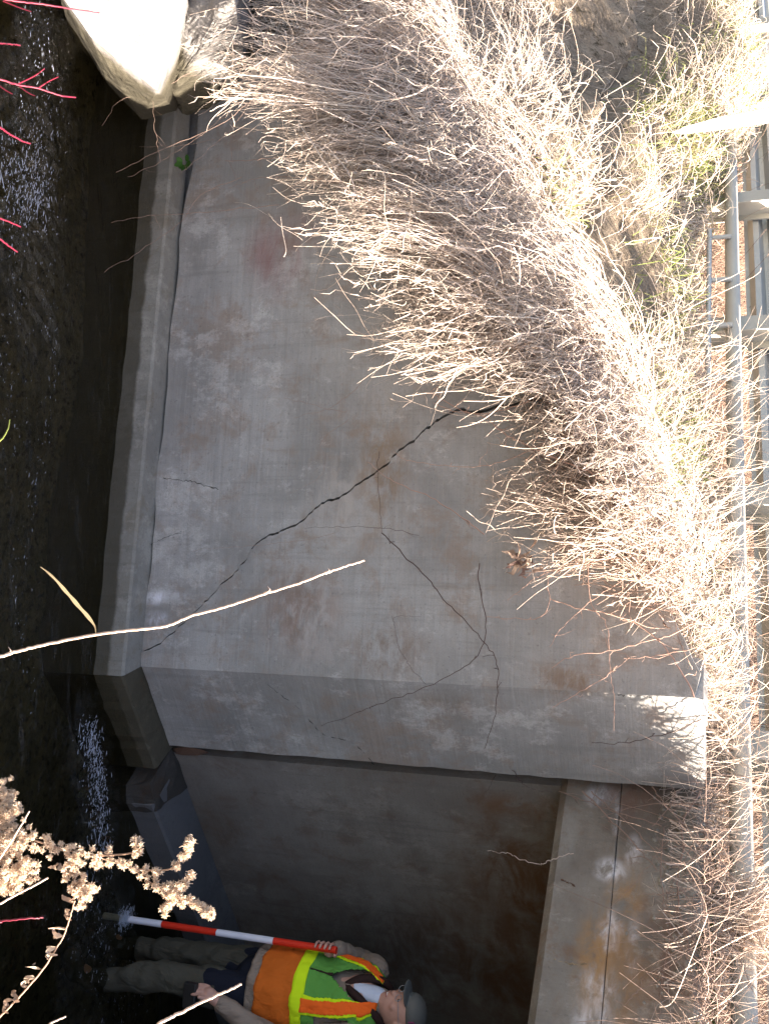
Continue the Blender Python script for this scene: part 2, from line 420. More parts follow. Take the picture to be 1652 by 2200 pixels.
# broken end of the ledge, dark
M_broken = concrete('broken concrete', (.06, .052, .045), (.05, .03, .018), (.03, .028, .025), .1, .6, (), None, 0, .3, 1.0)
def rock(name, pts, mat, parent=None, amp=.02, sub=3, seed=0, loc=None, fine=.5):
    bm = bmesh.new(); off = Vector(parent_world(parent)) if parent else (loc or Vector((0, 0, 0)))
    vs = [bm.verts.new(Vector(p)-off) for p in pts]
    r = bmesh.ops.convex_hull(bm, input=vs)
    for g in r['geom_interior']:
        if isinstance(g, bmesh.types.BMVert) and g.is_valid: bm.verts.remove(g)
    bmesh.ops.subdivide_edges(bm, edges=bm.edges[:], cuts=sub, use_grid_fill=True)
    bmesh.ops.subdivide_edges(bm, edges=bm.edges[:], cuts=1, use_grid_fill=True)
    bm.normal_update()
    for v in bm.verts:
        c = v.co+Vector((seed*3.1, seed*1.7, 0))
        v.co += v.normal*(noise.fractal(c*5, .9, 2.1, 4)*amp)
        v.co += Vector(noise.noise_vector(c*11))*amp*fine*.4
    me = bpy.data.meshes.new(name); bm.to_mesh(me); bm.free(); me.materials.append(mat)
    o = bpy.data.objects.new(name, me); col.objects.link(o)
    if parent: o.parent = parent
    elif loc is not None: o.location = loc
    fix(o); return o
b0 = A0+nv*.26
rock('broken_concrete', [Vector((*(A0+nv*.30+dA*.03), -.3)), Vector((*(A0+nv*.31+dA*.2), -.3)), Vector((*(A0+nv*.22+dA*.02), .13)), Vector((*(A0+nv*.27+dA*.16), .15)), Vector((*(A0-dA*.02), .16)), Vector((*(A0+dA*.26+nv*.01), .165)), Vector((*(A0+dA*.02), -.3))], M_broken, cul, .02, 3, 5)
rock('broken_concrete', [on(x, y, (A0.x, A0.y, 0), nA, o_) for x, y, o_ in ((372, 1607, .02), (400, 1604, .03), (440, 1612, .02), (452, 1618, .01), (425, 1624, .03), (385, 1622, .03), (400, 1612, .0), (440, 1616, -.03), (372, 1615, -.03))], simple('rusty rubble', (.11, .06, .04), .9), cul, .008, 2, 8)
# opposite abutment; unseen closing wall added to keep daylight out of the barrel
o2 = nv*2.55
slab('abutment', [Vector((*(A0+o2-dA*.2), -.4)), Vector((*(A0+o2-dA*.2), SOF)), Vector((*(Aend+o2), SOF)), Vector((*(Aend+o2), -.4))], M_abut, cul, -nA, .3)
slab('end_light_block', [Vector((*(Aend-dA*.003), -.4)), Vector((*(Aend+o2-dA*.003), -.4)), Vector((*(Aend+o2-dA*.003), SOF)), Vector((*(Aend-dA*.003), SOF))], M_abut, cul, (-dA.x, -dA.y, 0), .3)
# roof slab, behind the headwall
nh2 = Vector((nH.x, nH.y)); HT0 = H0+dH*.0
hb = nh2*-.30
prism('roof_slab', [tuple(H0+hb*.99+dH*-.1), tuple(A0+dA*.35-nv*.3), tuple(Aend-nv*.3), tuple(Aend+o2+nv*.3), tuple(H0+dH*HL+hb*.99)], SOF+.003, 2.55, M_abut, cul)
# headwall: lower band with a chamfered bottom arris, upper band above the construction joint
def extr(name, prof, p0, p1, mat, parent, n=60, amp=.003, nrm=None, sd=1):
    """prof: (out, z) closed outline, extruded from p0 to p1 with small unevenness"""
    V = []; Fc = []; k = len(prof); nrm = nrm or nh2
    for i in range(n+1):
        p = p0.lerp(p1, i/n)
        for j, (a, z) in enumerate(prof):
            q = noise.noise(Vector((p.x*7, p.y*7+j*3.3, z*5+sd)))*amp
            V.append((p.x+nrm.x*(a+q), p.y+nrm.y*(a+q), z+q*(1.2 if z > 2.6 else .25)))
    for i in range(n):
        for j in range(k): j2 = (j+1) % k; Fc.append((i*k+j, i*k+j2, i*k+k+j2, i*k+k+j))
    Fc += [tuple(range(k))[::-1], tuple(n*k+j for j in range(k))]
    o = mesh_obj(name, V, Fc, mat, parent); fix(o); return o
Hend = H0+dH*HL
extr('headwall_band', [(-.30, SOF), (-.032, SOF), (0, SOF+.032), (0, 2.30), (0, 2.436), (-.003, 2.439), (-.30, 2.439)], H0-dH*.12, Hend, M_head, cul, 80, .003)
extr('headwall_band', [(-.30, 2.4415), (-.006, 2.4415), (-.003, 2.4445), (-.004, 2.56), (-.010, 2.68), (-.004, 2.76), (-.03, HT-.01), (-.07, HT+.01), (-.30, HT)], H0-dH*.12, Hend, M_head, cul, 90, .010, None, 4)
extr('joint_seam', [(-.25, 2.425), (-.011, 2.425), (-.011, 2.452), (-.25, 2.452)], H0+dH*.01, Hend-dH*.01, M_crack, cul, 4, 0)
# exposed aggregate lumps on the upper band
M_agg = concrete('aggregate', (.27, .27, .24), (.18, .13, .09), (.16, .15, .13), 0, .4, (), None, 0, .4, 1)
P = []; agg = []
V_, Q_ = [], []
for i in range(420):
    t = random.random()**.8*HL*.65; zz = HT-abs(random.gauss(0, .11))-.03
    if zz < 2.5: continue
    c = H0+dH*t; r = random.uniform(.006, .02)
    ctr = np.array([c.x+nh2.x*-.012, c.y+nh2.y*-.012, zz])
    pts = np.array([[1, 0, 0], [0, 1, 0], [-1, 0, 0], [0, -1, 0], [0, 0, 1], [0, 0, -1]], float)*r*rng.uniform(.6, 1.2, (6, 3))
    V_.append(ctr+pts); Q_.append(np.array([[0, 1, 4], [1, 2, 4], [2, 3, 4], [3, 0, 4], [1, 0, 5], [2, 1, 5], [3, 2, 5], [0, 3, 5]])+6*len(Q_))
o = np_obj('aggregate_stones', np.concatenate(V_), np.concatenate(Q_), M_agg, cul); o['kind'] = 'stuff'
# two thin cracks in the fascia
hair([(1205, 1890), (1235, 1905)], HP, nH, .0025, simple('rust crack', (.1, .05, .03), .9), cul)
hair([(1190, 2060), (1230, 2072), (1260, 2070)], HP, nH, .003, simple('pale crack', (.3, .22, .14), .9), cul)

# ------------------------------------------------------------------ stream bed, water, foam
s = NT('stream bed'); c = s.mix(s.ramp(s.noise(9, None, 8, .7), .35, .65), (.06, .056, .038), (.12, .105, .072))
c = s.mix(s.ramp(s.noise(30, None, 4), .5, .7), c, (.02, .016, .01))
M_bed = s.fin(c, .8, s.bump(s.noise(14, None, 6), .05, .8))
g = 70; xs = np.linspace(-13, 9, g*2); ys = np.linspace(-1.5, 13, g)
X, Y = np.meshgrid(xs, ys); Z = -.30+.05*np.sin(X*3.1+Y)+rng.normal(0, .012, X.shape)
V = np.stack([X, Y, Z], -1).reshape(-1, 3); nx = len(xs); ii, jj = np.meshgrid(np.arange(len(ys)-1), np.arange(nx-1), indexing='ij')
Q = np.stack([ii*nx+jj, ii*nx+jj+1, (ii+1)*nx+jj+1, (ii+1)*nx+jj], -1).reshape(-1, 4)
tag(np_obj('stream_bed', V, Q, M_bed, None, True), kind='structure')
s = NT('stream water')
fl = s.pos((2.2, 9, 9), R(8))
h1 = s.noise(1.4, fl, 4, .6, .8); h2 = s.noise(26, s.pos((.6, 1, 1)), 3, .6, .6)
nb = s.bump(h1, .05, .6); nb = s.bump(h2, .008, .6, nb)
msk = None
for (x, y, r, am) in ((40, 400, .30, 1), (60, 260, .3, .6), (195, 1620, .2, 1), (215, 1760, .2, 1), (200, 1950, .3, .7), (270, 1975, .12, 1), (100, 120, .3, .7), (190, 2130, .35, .6), (90, 620, .3, .4)):
    q_ = atZ(x, y, 0); f_ = s.math('MULTIPLY', s.blob(tuple(q_), (r*1.8, r, .5)), am); msk = f_ if msk is None else s.math('MAXIMUM', msk, f_)
h3 = s.math('MULTIPLY', s.noise(17, s.pos((.8, 1.6, 1)), 5, .7, 1.2), msk); nb = s.bump(h3, .10, 1.0, nb)
gl = s.n('ShaderNodeBsdfGlossy'); gl.inputs['Roughness'].default_value = .06; gl.inputs['Color'].default_value = (.9, .9, .9, 1); s.l(nb, gl.inputs['Normal'])
tr = s.n('ShaderNodeBsdfTransparent'); tr.inputs[0].default_value = (.52, .49, .36, 1)
fr = s.n('ShaderNodeFresnel'); fr.inputs[0].default_value = 1.33; s.l(nb, fr.inputs[1])
mx = s.n('ShaderNodeMixShader'); s.l(s.math('MINIMUM', fr.outputs[0], .6), mx.inputs[0]); s.l(tr.outputs[0], mx.inputs[1]); s.l(gl.outputs[0], mx.inputs[2]); s.l(mx.outputs[0], s.out.inputs[0])
M_water = s.m
xs = np.linspace(-12.5, 8.5, 500); ys = np.linspace(-.5, 12.5, 300); X, Y = np.meshgrid(xs, ys)
def riffle(X, Y):
    a = np.zeros_like(X)
    for (x, y, r, am) in RIF: q = atZ(x, y, 0); a += am*np.exp(-((X-q.x)**2/(r*1.6)**2+(Y-q.y)**2/r**2))
    return a
RIF = [(40, 400, .22, 1), (60, 250, .2, .5), (190, 1600, .12, 1), (205, 1700, .14, 1), (215, 1800, .12, .8), (200, 2000, .2, .6), (280, 1975, .08, 1), (100, 120, .2, .6), (100, 700, .1, .3), (220, 2150, .25, .5)]
Z = .004*np.sin(X*7+Y*19)+.003*np.sin(X*15-Y*31)
Z += riffle(X, Y)*.018*(np.sin(X*41+3*np.sin(Y*23))+np.sin(Y*57+2*np.sin(X*31)))
V = np.stack([X, Y, Z], -1).reshape(-1, 3); nx = len(xs); ii, jj = np.meshgrid(np.arange(len(ys)-1), np.arange(nx-1), indexing='ij')
Q = np.stack([ii*nx+jj, ii*nx+jj+1, (ii+1)*nx+jj+1, (ii+1)*nx+jj], -1).reshape(-1, 4)
tag(np_obj('stream', V, Q, M_water, None, True), kind='structure')
# foam flecks
s = NT('foam'); M_foam = s.fin((.36, .39, .45), .2, None, .6)
fw = []
def flecks(cx, cy, n, sx, sy, lo, hi):
    q = atZ(cx, cy, 0)
    for _ in range(n):
        a = rng.normal(0, 1, 2); fw.append((q.x+a[0]*sx, q.y+a[1]*sy, rng.uniform(lo, hi)))
flecks(40, 400, 620, .10, .10, .001, .0035); flecks(62, 330, 160, .14, .05, .001, .003); flecks(90, 180, 60, .2, .06, .001, .003); flecks(90, 500, 40, .25, .05, .001, .0025)
flecks(70, 620, 30, .3, .10, .001, .0025); flecks(100, 300, 60, .2, .08, .001, .0025); flecks(60, 60, 60, .2, .05, .001, .0025)
for t in np.linspace(0, 1, 16): flecks(182+t*30, 1565+t*260, int(75*(1-.5*t)), .035, .038, .001, .0036)
for t in np.linspace(0, 1, 14): flecks(215-40*math.sin(t*5), 1850+t*330, 22, .05, .10, .0008, .0024)
flecks(262, 1972, 520, .025, .03, .001, .003)
for t in np.linspace(0, 1, 24): flecks(95+25*math.sin(t*7)-t*50, 640+t*860, 6, .05, .03, .0008, .0022)
for t in np.linspace(0, 1, 10): flecks(20+15*math.sin(t*9), 560+t*400, 9, .05, .03, .0008, .002)
flecks(310, 2110, 30, .06, .08, .001, .003)
fwa = np.array(fw); n = len(fwa); ang = rng.uniform(-.5, .5, n)-.15; k = 5
ph = np.arange(k)*2*np.pi/k; rr = rng.uniform(.5, 1.4, (n, k))
lx = np.cos(ph)*rr*fwa[:, 2:3]*np.exp(rng.normal(.7, .7, (n, 1))); ly = np.sin(ph)*rr*fwa[:, 2:3]*.6
vx = fwa[:, 0:1]+lx*np.cos(ang)[:, None]-ly*np.sin(ang)[:, None]; vy = fwa[:, 1:2]+lx*np.sin(ang)[:, None]+ly*np.cos(ang)[:, None]
zt = .012+riffle(fwa[:, 0], fwa[:, 1])*.03*rng.uniform(.2, 1, n)
ring = np.stack([vx, vy, np.repeat(zt[:, None], k, 1)], -1); ctr = np.stack([fwa[:, 0], fwa[:, 1], zt+fwa[:, 2]*.7], -1)[:, None]
V = np.concatenate([ring, ctr], 1).reshape(-1, 3); b = (np.arange(n)*(k+1))[:, None]; a = np.arange(k)[None]
Q = np.stack([b+a, b+(a+1) % k, b+k+0*a], -1).reshape(-1, 3)
tag(np_obj('foam', V, Q, M_foam), 'white flecks of foam and riffles on the dark stream', 'foam', kind='stuff')

# ------------------------------------------------------------------ ground
s = NT('silt soil'); c = s.mix(s.ramp(s.noise(4, None, 8, .7), .35, .65), (.25, .195, .145), (.40, .32, .24))
c = s.mix(s.ramp(s.noise(11, s.pos((1, 1, 1), 0, (5, 5, 5)), 8, .75), .52, .66), c, (.07, .055, .035))
c = s.mix(s.math('MULTIPLY', s.ramp(s.noise(50, None, 5), .45, .75), .6), c, (.06, .045, .03))
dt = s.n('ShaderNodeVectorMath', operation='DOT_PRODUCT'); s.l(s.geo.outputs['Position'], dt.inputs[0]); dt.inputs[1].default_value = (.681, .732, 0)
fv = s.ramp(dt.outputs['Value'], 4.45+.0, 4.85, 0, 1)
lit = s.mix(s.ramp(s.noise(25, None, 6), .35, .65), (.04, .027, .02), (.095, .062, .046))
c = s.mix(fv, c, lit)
nb = s.bump(s.noise(9, None, 10, .75), .10, 1.0); nb = s.bump(s.noise(120, None, 4), .006, .8, nb)
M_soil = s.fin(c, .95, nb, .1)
front = [(-13, 6.3, -.15), (-7, 5.2, -.1), (-4.2, 4.75, 0), (-3.1, 4.80, -.05), (-2.62, 4.86, .10), (-2.42, 4.96, .75), (-2.1, 4.93, 1.36), (-1, 4.76, 1.90), (0, 4.61, 2.36), (.66, 4.52, 2.66), (.95, 4.66, 2.76), (1.18, 4.80, 2.78), (1.50, 4.72, 2.80), (2.0, 4.05, 2.80), (3.55, 2.14, 2.80), (6, -.9, 2.80)]
fp = resample([(a, b, c) for a, b, c in front], 320)
def rail_y(X): return 6.10-(X+.04)*.93
rows = np.concatenate([np.linspace(0, 1, 120), 1+np.linspace(.02, 1, 20)])
G = np.zeros((len(rows), len(fp), 3))
for j, f in enumerate(fp):
    # go back to the rail line along (-.25,1)
    sd = (rail_y(f[0])-f[1])/(1-.2325); sd = max(sd, .12)
    for i, r in enumerate(rows):
        if r <= 1:
            x = f[0]-.25*sd*r; y = f[1]+sd*r; z = f[2]+(2.69-f[2])*(r**.5*.8+.2*(3*r*r-2*r**3))
        else:
            d = (r-1)*14; x = f[0]-.25*sd+d*.55; y = f[1]+sd+d*.8; z = 2.68+max(0, d-7.0)*.42
        if r <= 1.5: z += .42*min(1, max(0, (-x-2.0)/1.6))*max(0, min(1, (min(r, 2-r)-.55)/.35))
        G[i, j] = (x, y, z)
gx, gy = project(G)
gul = np.array([(1400, -200), (1405, 0), (1398, 90), (1350, 170), (1310, 230), (1297, 300), (1290, 380), (1270, 470)], float)
for i in range(len(rows)):
    for j in range(len(fp)):
        x, y, z = G[i, j]; e = min(1, rows[i]*8)
        nz = noise.fractal(Vector((x*1.3, y*1.3, 1)), 1, 2, 5)*.085+noise.fractal(Vector((x*6, y*6, 4)), 1, 2, 4)*.03
        G[i, j, 2] += nz*e*(1 if rows[i] < 1.35 else .3)*(1 if x < .7 else .35)
        if 0 < rows[i] < 1 and -300 < gy[i, j] < 620 and gx[i, j] > 1150:
            d = np.min(np.hypot(gul[:, 0][:-1, None]+(gul[1:, 0]-gul[:-1, 0])[:, None]*np.linspace(0, 1, 5)-gx[i, j], gul[:-1, 1][:, None]+(gul[1:, 1]-gul[:-1, 1])[:, None]*np.linspace(0, 1, 5)-gy[i, j]))
            G[i, j, 2] -= .10*math.exp(-(d/20)**2)*e
nr, nc = G.shape[:2]; ii, jj = np.meshgrid(np.arange(nr-1), np.arange(nc-1), indexing='ij')
Q = np.stack([ii*nc+jj, ii*nc+jj+1, (ii+1)*nc+jj+1, (ii+1)*nc+jj], -1).reshape(-1, 4)
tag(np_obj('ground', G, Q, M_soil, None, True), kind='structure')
# near bank under and beside the camera
xs = np.linspace(-12, 3.2, 120); ys = np.linspace(-9, 2.5, 70); X, Y = np.meshgrid(xs, ys)
Z = 1.22-np.clip((Y-.5)/1.6, 0, 1)**1.3*1.65-.02*np.clip(-X-2, 0, 10)
for a in range(X.shape[0]):
    for b in range(X.shape[1]): Z[a, b] += noise.fractal(Vector((X[a, b]*1.5, Y[a, b]*1.5, 9)), 1, 2, 4)*.07
V = np.stack([X, Y, Z], -1).reshape(-1, 3); nx = len(xs); ii, jj = np.meshgrid(np.arange(len(ys)-1), np.arange(nx-1), indexing='ij')
Q = np.stack([ii*nx+jj, ii*nx+jj+1, (ii+1)*nx+jj+1, (ii+1)*nx+jj], -1).reshape(-1, 4)
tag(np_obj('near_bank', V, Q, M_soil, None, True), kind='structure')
def near_z(x, y): return 1.22-max(0, min(1, (y-.5)/1.6))**1.3*1.65
# road behind the guardrail
s = NT('asphalt'); M_road = s.fin(s.mix(s.noise(40, None, 5), (.05, .05, .052), (.085, .082, .078)), .9, s.bump(s.noise(200, None, 3), .004, .6))
dr = Vector((.732, -.681)); nr_ = Vector((.681, .732)); r0 = Vector((-.04, 6.10))+nr_*1.2
V = []; NN = 40
for i in range(NN+1):
    p = r0+dr*(-16+32*i/NN)
    for wd, zz in ((0, 2.72), (.3, 2.755), (2.9, 2.80), (5.4, 2.755)): q = p+nr_*wd; V.append((q.x, q.y, zz))
Fc = [(i*4+k, i*4+k+1, i*4+k+5, i*4+k+4) for i in range(NN) for k in range(3)]
o = mesh_obj('road', V, Fc, M_road); fix(o); tag(o, kind='structure')

# ------------------------------------------------------------------ guardrail
M_galv = simple('galvanised steel', (.42, .42, .40), .5, .5, .3, 30, .001, .2)
M_galv2 = simple('weathered steel', (.42, .40, .35), .6, .4, .4, 25, .001, .1)
gr = thing('guardrail', (-1.2, 7.2, 2.6), 'galvanised steel road guardrail on posts along the top of the grassy bank', 'guardrail')
pst = [Vector((-.04, 6.10))+dr*(1.61*k) for k in range(-5, 6)]
def box_on(name, c, hx, hy, z0, z1, mat, parent, ang):
    V, Fc = bxv(-hx, hx, -hy, hy, z0, z1); ca, sa = math.cos(ang), math.sin(ang)
    V = [(c.x+x*ca-y*sa, c.y+x*sa+y*ca, z) for x, y, z in V]
    o = mesh_obj(name, V, Fc, mat, parent); bev(o, .004); return o
ang = math.atan2(dr.y, dr.x)
for k, p in enumerate(pst):
    if k == 0: continue
    prof = [(-.075, -.085), (.075, -.085), (.075, -.077), (.004, -.077), (.004, .077), (.075, .077), (.075, .085), (-.075, .085), (-.075, .077), (-.004, .077), (-.004, -.077), (-.075, -.077)]
    ca, sa = math.cos(ang), math.sin(ang)
    prism('post', [(p.x+x*ca-y*sa, p.y+x*sa+y*ca) for x, y in prof], 2.3, 3.42, M_galv2, gr)
def rail_prof(name, prof, off, zoff, k0, k1, mat, parent, closed=False):
    V = []; n = 30; a = Vector((-.04, 6.10))+dr*(1.61*k0)+nr_*off; b = Vector((-.04, 6.10))+dr*(1.61*k1)+nr_*off
    for i in range(n+1):
        p = a.lerp(b, i/n)
        for (o_, z) in prof: V.append((p.x+nr_.x*o_, p.y+nr_.y*o_, z+zoff))
    k = len(prof); Fc = [(i*k+j, i*k+(j+1) % k, (i+1)*k+(j+1) % k, (i+1)*k+j) for i in range(n) for j in range(k if closed else k-1)]
    return mesh_obj(name, V, Fc, mat, parent, True)
wp = [(0, 0), (.0, .03), (-.08, .065), (-.08, .10), (0, .135), (0, .175), (-.08, .21), (-.08, .245), (0, .28), (0, .31)]
wb = rail_prof('w_beam', wp, .18, 3.045, -5, 5, M_galv, gr); md = wb.modifiers.new('t', 'SOLIDIFY'); md.thickness = .004
wb.data.polygons.foreach_set('use_smooth', [False]*len(wb.data.polygons))
rp = [(.05*math.cos(a), .05*math.sin(a)) for a in np.linspace(0, 2*math.pi, 14)[:-1]]
rail_prof('lower_rail', rp, -.16, 2.945, -2.9, 5, M_galv2, gr, True)
rp = [(.014*math.cos(a), .018*math.sin(a)) for a in np.linspace(0, 2*math.pi, 8)[:-1]]
rail_prof('thin_rail', rp, -.24, 2.79, -1.58, -.48, M_galv, gr, True)
for k in (-1.53, -1.2, -.88, -.55):
    p = Vector((-.04, 6.10))+dr*(1.61*k)+nr_*(-.22)
    box_on('bracket', p, .018, .010, 2.79, 2.94, M_galv, gr, ang)
# bright steel bar rising from the grass at the upper left of the bank
bar = thing('steel_bar', tuple(atY(1455, 279, 7.0)), 'shiny flat steel bar sticking up out of the grass beside the scoured silt', 'metal bar')
a = [atY(1448, 280, 6.98), atY(1465, 274, 6.83), atY(1560, 248, 6.50), atY(1665, 226, 6.08), atY(1800, 195, 5.66)]
b = [atY(1452, 282, 7.0), atY(1470, 284, 6.95), atY(1560, 273, 6.66), atY(1665, 258, 6.28), atY(1800, 240, 5.9)]
V = a+b+[p+Vector((0, .03, -.012)) for p in a+b]; n = 5
Fc = [(i, i+1, n+i+1, n+i) for i in range(n-1)]+[(2*n+i, 3*n+i, 3*n+i+1, 2*n+i+1) for i in range(n-1)]+[(i, 2*n+i, 2*n+i+1, i+1) for i in range(n-1)]+[(n+i, n+i+1, 3*n+i+1, 3*n+i) for i in range(n-1)]
mesh_obj('bar', V, Fc, simple('bright steel', (.72, .74, .76), .45, .5, .05, 30, .0005, 0), bar)

# ------------------------------------------------------------------ boulders at the far end of the wall
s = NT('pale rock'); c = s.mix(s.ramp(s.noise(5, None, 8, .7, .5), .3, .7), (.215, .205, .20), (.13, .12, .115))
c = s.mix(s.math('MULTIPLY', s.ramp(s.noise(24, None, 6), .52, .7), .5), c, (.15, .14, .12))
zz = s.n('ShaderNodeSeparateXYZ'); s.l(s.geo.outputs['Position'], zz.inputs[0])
c = s.mix(s.ramp(s.math('ADD', zz.outputs[2], s.math('MULTIPLY', s.math('SUBTRACT', s.noise(7, None, 6), .5), .05)), .47, .55, .9, 0), c, (.055, .048, .03))  # wet base, raised so the side face's shade is painted into the colour
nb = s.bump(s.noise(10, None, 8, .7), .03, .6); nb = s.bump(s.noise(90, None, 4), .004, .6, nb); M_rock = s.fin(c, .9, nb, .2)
T = [atZ(125, -20, .58), atZ(200, 84, .57), atZ(338, 194, .56), atZ(372, 110, .62), atZ(402, 0, .66), atZ(410, -140, .7), atZ(120, -160, .6),
     atZ(235, 185, .0), atZ(305, 256, -.02), atZ(385, 245, .06), atZ(235, 185, -.3), atZ(305, 258, -.3), atZ(150, 60, -.2), atZ(100, -160, -.2), atZ(440, -140, -.1), atZ(430, 100, -.1)]
bl = Vector((-2.3, 4.3, -.3))
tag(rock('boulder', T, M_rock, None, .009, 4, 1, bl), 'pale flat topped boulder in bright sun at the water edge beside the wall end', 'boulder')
T = [atZ(385, 130, .46), atZ(372, 200, .36), atZ(395, 238, .22), atZ(450, 235, .34), atZ(505, 200, .46), atZ(520, 120, .66), atZ(500, 0, .85), atZ(420, -60, .62), atZ(400, 40, .56),
     atZ(380, 200, 0), atZ(400, 235, 0), atZ(480, 200, .1), atZ(560, 50, .3), atZ(560, -100, .3), atZ(400, -60, 0)]
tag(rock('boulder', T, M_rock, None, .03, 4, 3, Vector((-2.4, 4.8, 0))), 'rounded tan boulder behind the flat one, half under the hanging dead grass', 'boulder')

# ------------------------------------------------------------------ dead grass and green grass
M_straw = plant('straw', (.74, .65, .56), (.52, .41, .34), (.68, .55, .47), .65, .25)
M_straw2 = plant('pale straw', (.70, .62, .53), (.54, .44, .36), None, .65, .28)
M_green = plant('green grass', (.16, .22, .05), (.30, .34, .11), (.36, .33, .16), .6, .35)
M_brush = plant('brown brush', (.22, .15, .115), (.13, .09, .07), None, .85, 0)
M_twig = plant('twig bark', (.22, .15, .12), (.30, .21, .17), None, .7, 0)
UU = [-260, -150, 0, 100, 200, 300, 350, 450, 530, 600, 700, 770, 830, 850, 880, 950, 1050, 1150, 1250, 1350, 1450]
XM = [430, 430, 480, 450, 480, 560, 600, 630, 700, 780, 790, 750, 815, 1000, 1180, 1220, 1290, 1340, 1390, 1440, 1490]
DN = [.7, .8, .7, .7, .8, .9, 1, 1, 1, 1, 1, 1, 1, .7, .55, .42, .32, .22, .10, .03, .01]
XTU = [-260, 0, 250, 500, 700, 900, 1100, 1440]; XTV = [740, 800, 903, 1035, 1140, 1240, 1340, 1500]
# clumps of stems: rooted behind the wall top, arching over the edge, tips hanging over the face
roots, tips, stray = [], [], []
NCL = 150
cu_ = rng.uniform(-260, 1450, 6000); cu_ = cu_[rng.uniform(0, 1, 6000) < np.interp(cu_, UU, DN)][:NCL]
for cl in range(len(cu_)):
    u = cu_[cl]; x0 = np.interp(u, UU, XM); x1 = np.interp(u, XTU, XTV)+40
    tt_ = rng.uniform(0, 1)**.62
    tx_ = x0+(x1-x0)*tt_; n_ = int(rng.uniform(6, 34)*(1.15-.45*tt_)*(1 if u < 850 else .55))
    off = rng.uniform(.05, .75)*(1-.3*tt_)
    c_ = np.array(on(tx_, u, WP, nW, off)); rx = c_[0]+(rng.normal(.24, .40) if u < 560 else (rng.normal(.14, .28) if u < 800 else rng.normal(.04, .11))); bk = .02+abs(rng.normal(0, .30))
    if u > 560: rx = min(rx, .10+(u-560)*.0006)
    spread = rng.uniform(.015, .11)
    for k_ in range(n_):
        tp = c_+rng.normal(0, 1, 3)*np.array([spread, spread*.8, spread*1.3]); X_ = min(.68, max(-3.2, rx+rng.normal(0, .05)))
        bb2 = bk+rng.normal(0, .04); roots.append((X_, 4.357-.1552*X_+.22+max(0, bb2), top_z(X_)+max(0, bb2)*.35-.03)); tips.append(tp); stray.append(cl)
for k_ in range(2300):
    u = rng.uniform(-260, 1400)
    if rng.uniform() > np.interp(u, UU, DN): continue
    x0 = np.interp(u, UU, XM)-20; x1 = np.interp(u, XTU, XTV)+60; tx_ = x0+(x1-x0)*rng.uniform(0, 1)**.75
    c_ = np.array(on(tx_, u, WP, nW, rng.uniform(.02, .6))); X_ = min(.68, max(-3.2, c_[0]+rng.normal(.05, .38 if u < 600 else .14))); bb2 = abs(rng.normal(0, .3))
    roots.append((X_, 4.357-.1552*X_+.22+bb2, top_z(X_)+bb2*.35-.03)); tips.append(c_); stray.append(-1)
root = np.array(roots); tip = np.array(tips); stray = np.array(stray); N = len(root)
d = tip-root; hor = d.copy(); hor[:, 2] = 0
cj_ = rng.normal(0, 1, (len(cu_)+1, 6))[stray]
P1 = root+hor*np.clip(.32+.1*cj_[:, :1], .1, .6)+np.stack([cj_[:, 1]*.09+rng.normal(0, .03, N), np.zeros(N), .05+np.abs(cj_[:, 2])*.09+rng.normal(0, .03, N)], -1)
P2 = tip-hor*np.clip(.12+.12*cj_[:, 3:4], -.1, .4)+np.stack([cj_[:, 4]*.08+rng.normal(0, .03, N), -np.abs(cj_[:, 5])*.05, np.abs(d[:, 2])*.35+.05+rng.normal(0, .03, N)], -1)
C = bez(root, P1, P2, tip, 9); C += np.cumsum(rng.normal(0, .015, C.shape), axis=1)
qx, qy = project(C); keep = ~np.any((qx < 1165) & (qy > 843) & (qy < 985), axis=1); C = C[keep]; N = len(C)
thick = np.exp(rng.normal(0, .45, (N, 1)))
rad = np.clip(.0017*thick, .0008, .0052)*np.linspace(1.2, .5, 9)[None]
parts = [tubes(C, rad, 3)]
# short bent pieces lying across each other all through the mat
nt2 = 4800; idx = rng.integers(0, N, nt2); i0 = rng.integers(1, 9, nt2); Bq = C[idx, i0]+rng.normal(0, .03, (nt2, 3))
Lq = rng.uniform(.05, .24, (nt2, 1)); dq = rng.normal(0, 1, (nt2, 3))*np.array([1, .6, .8])+np.array([0, -.25, -.35]); dq /= np.linalg.norm(dq, axis=1, keepdims=True)
Cq_ = bez(Bq, Bq+dq*Lq*.35+rng.normal(0, .02, (nt2, 3)), Bq+dq*Lq*.7+rng.normal(0, .035, (nt2, 3)), Bq+dq*Lq-np.array([0, 0, .03])+rng.normal(0, .04, (nt2, 3)), 8)
parts.append(tubes(Cq_, np.clip(.0015*np.exp(rng.normal(0, .45, (nt2, 1))), .0007, .004)*np.linspace(1.1, .5, 8)[None], 3))
# curled strap leaves
nc2 = 2000; idx = rng.integers(0, N, nc2); i0 = rng.integers(2, 8, nc2); Bq = C[idx, i0]; Tq = C[idx, i0]-C[idx, i0-1]; Tq /= np.linalg.norm(Tq, axis=1, keepdims=True)+1e-9
Kc = 12; cc_ = [Bq]; dq = Tq+rng.normal(0, .4, Bq.shape); axq = rng.normal(0, 1, Bq.shape); axq /= np.linalg.norm(axq, axis=1, keepdims=True); stp = rng.uniform(.008, .022, (nc2, 1)); wv = rng.uniform(.2, .9, (nc2, 1))
for k_ in range(Kc-1):
    dq = dq+np.cross(axq, dq)*wv*math.sin(k_*1.3+1)+np.array([0, 0, -.05]); dq /= np.linalg.norm(dq, axis=1, keepdims=True); cc_.append(cc_[-1]+dq*stp)
parts.append(ribbons(np.stack(cc_, 1), rng.uniform(.002, .007, (nc2, 1))*np.linspace(1, .3, Kc)[None]))
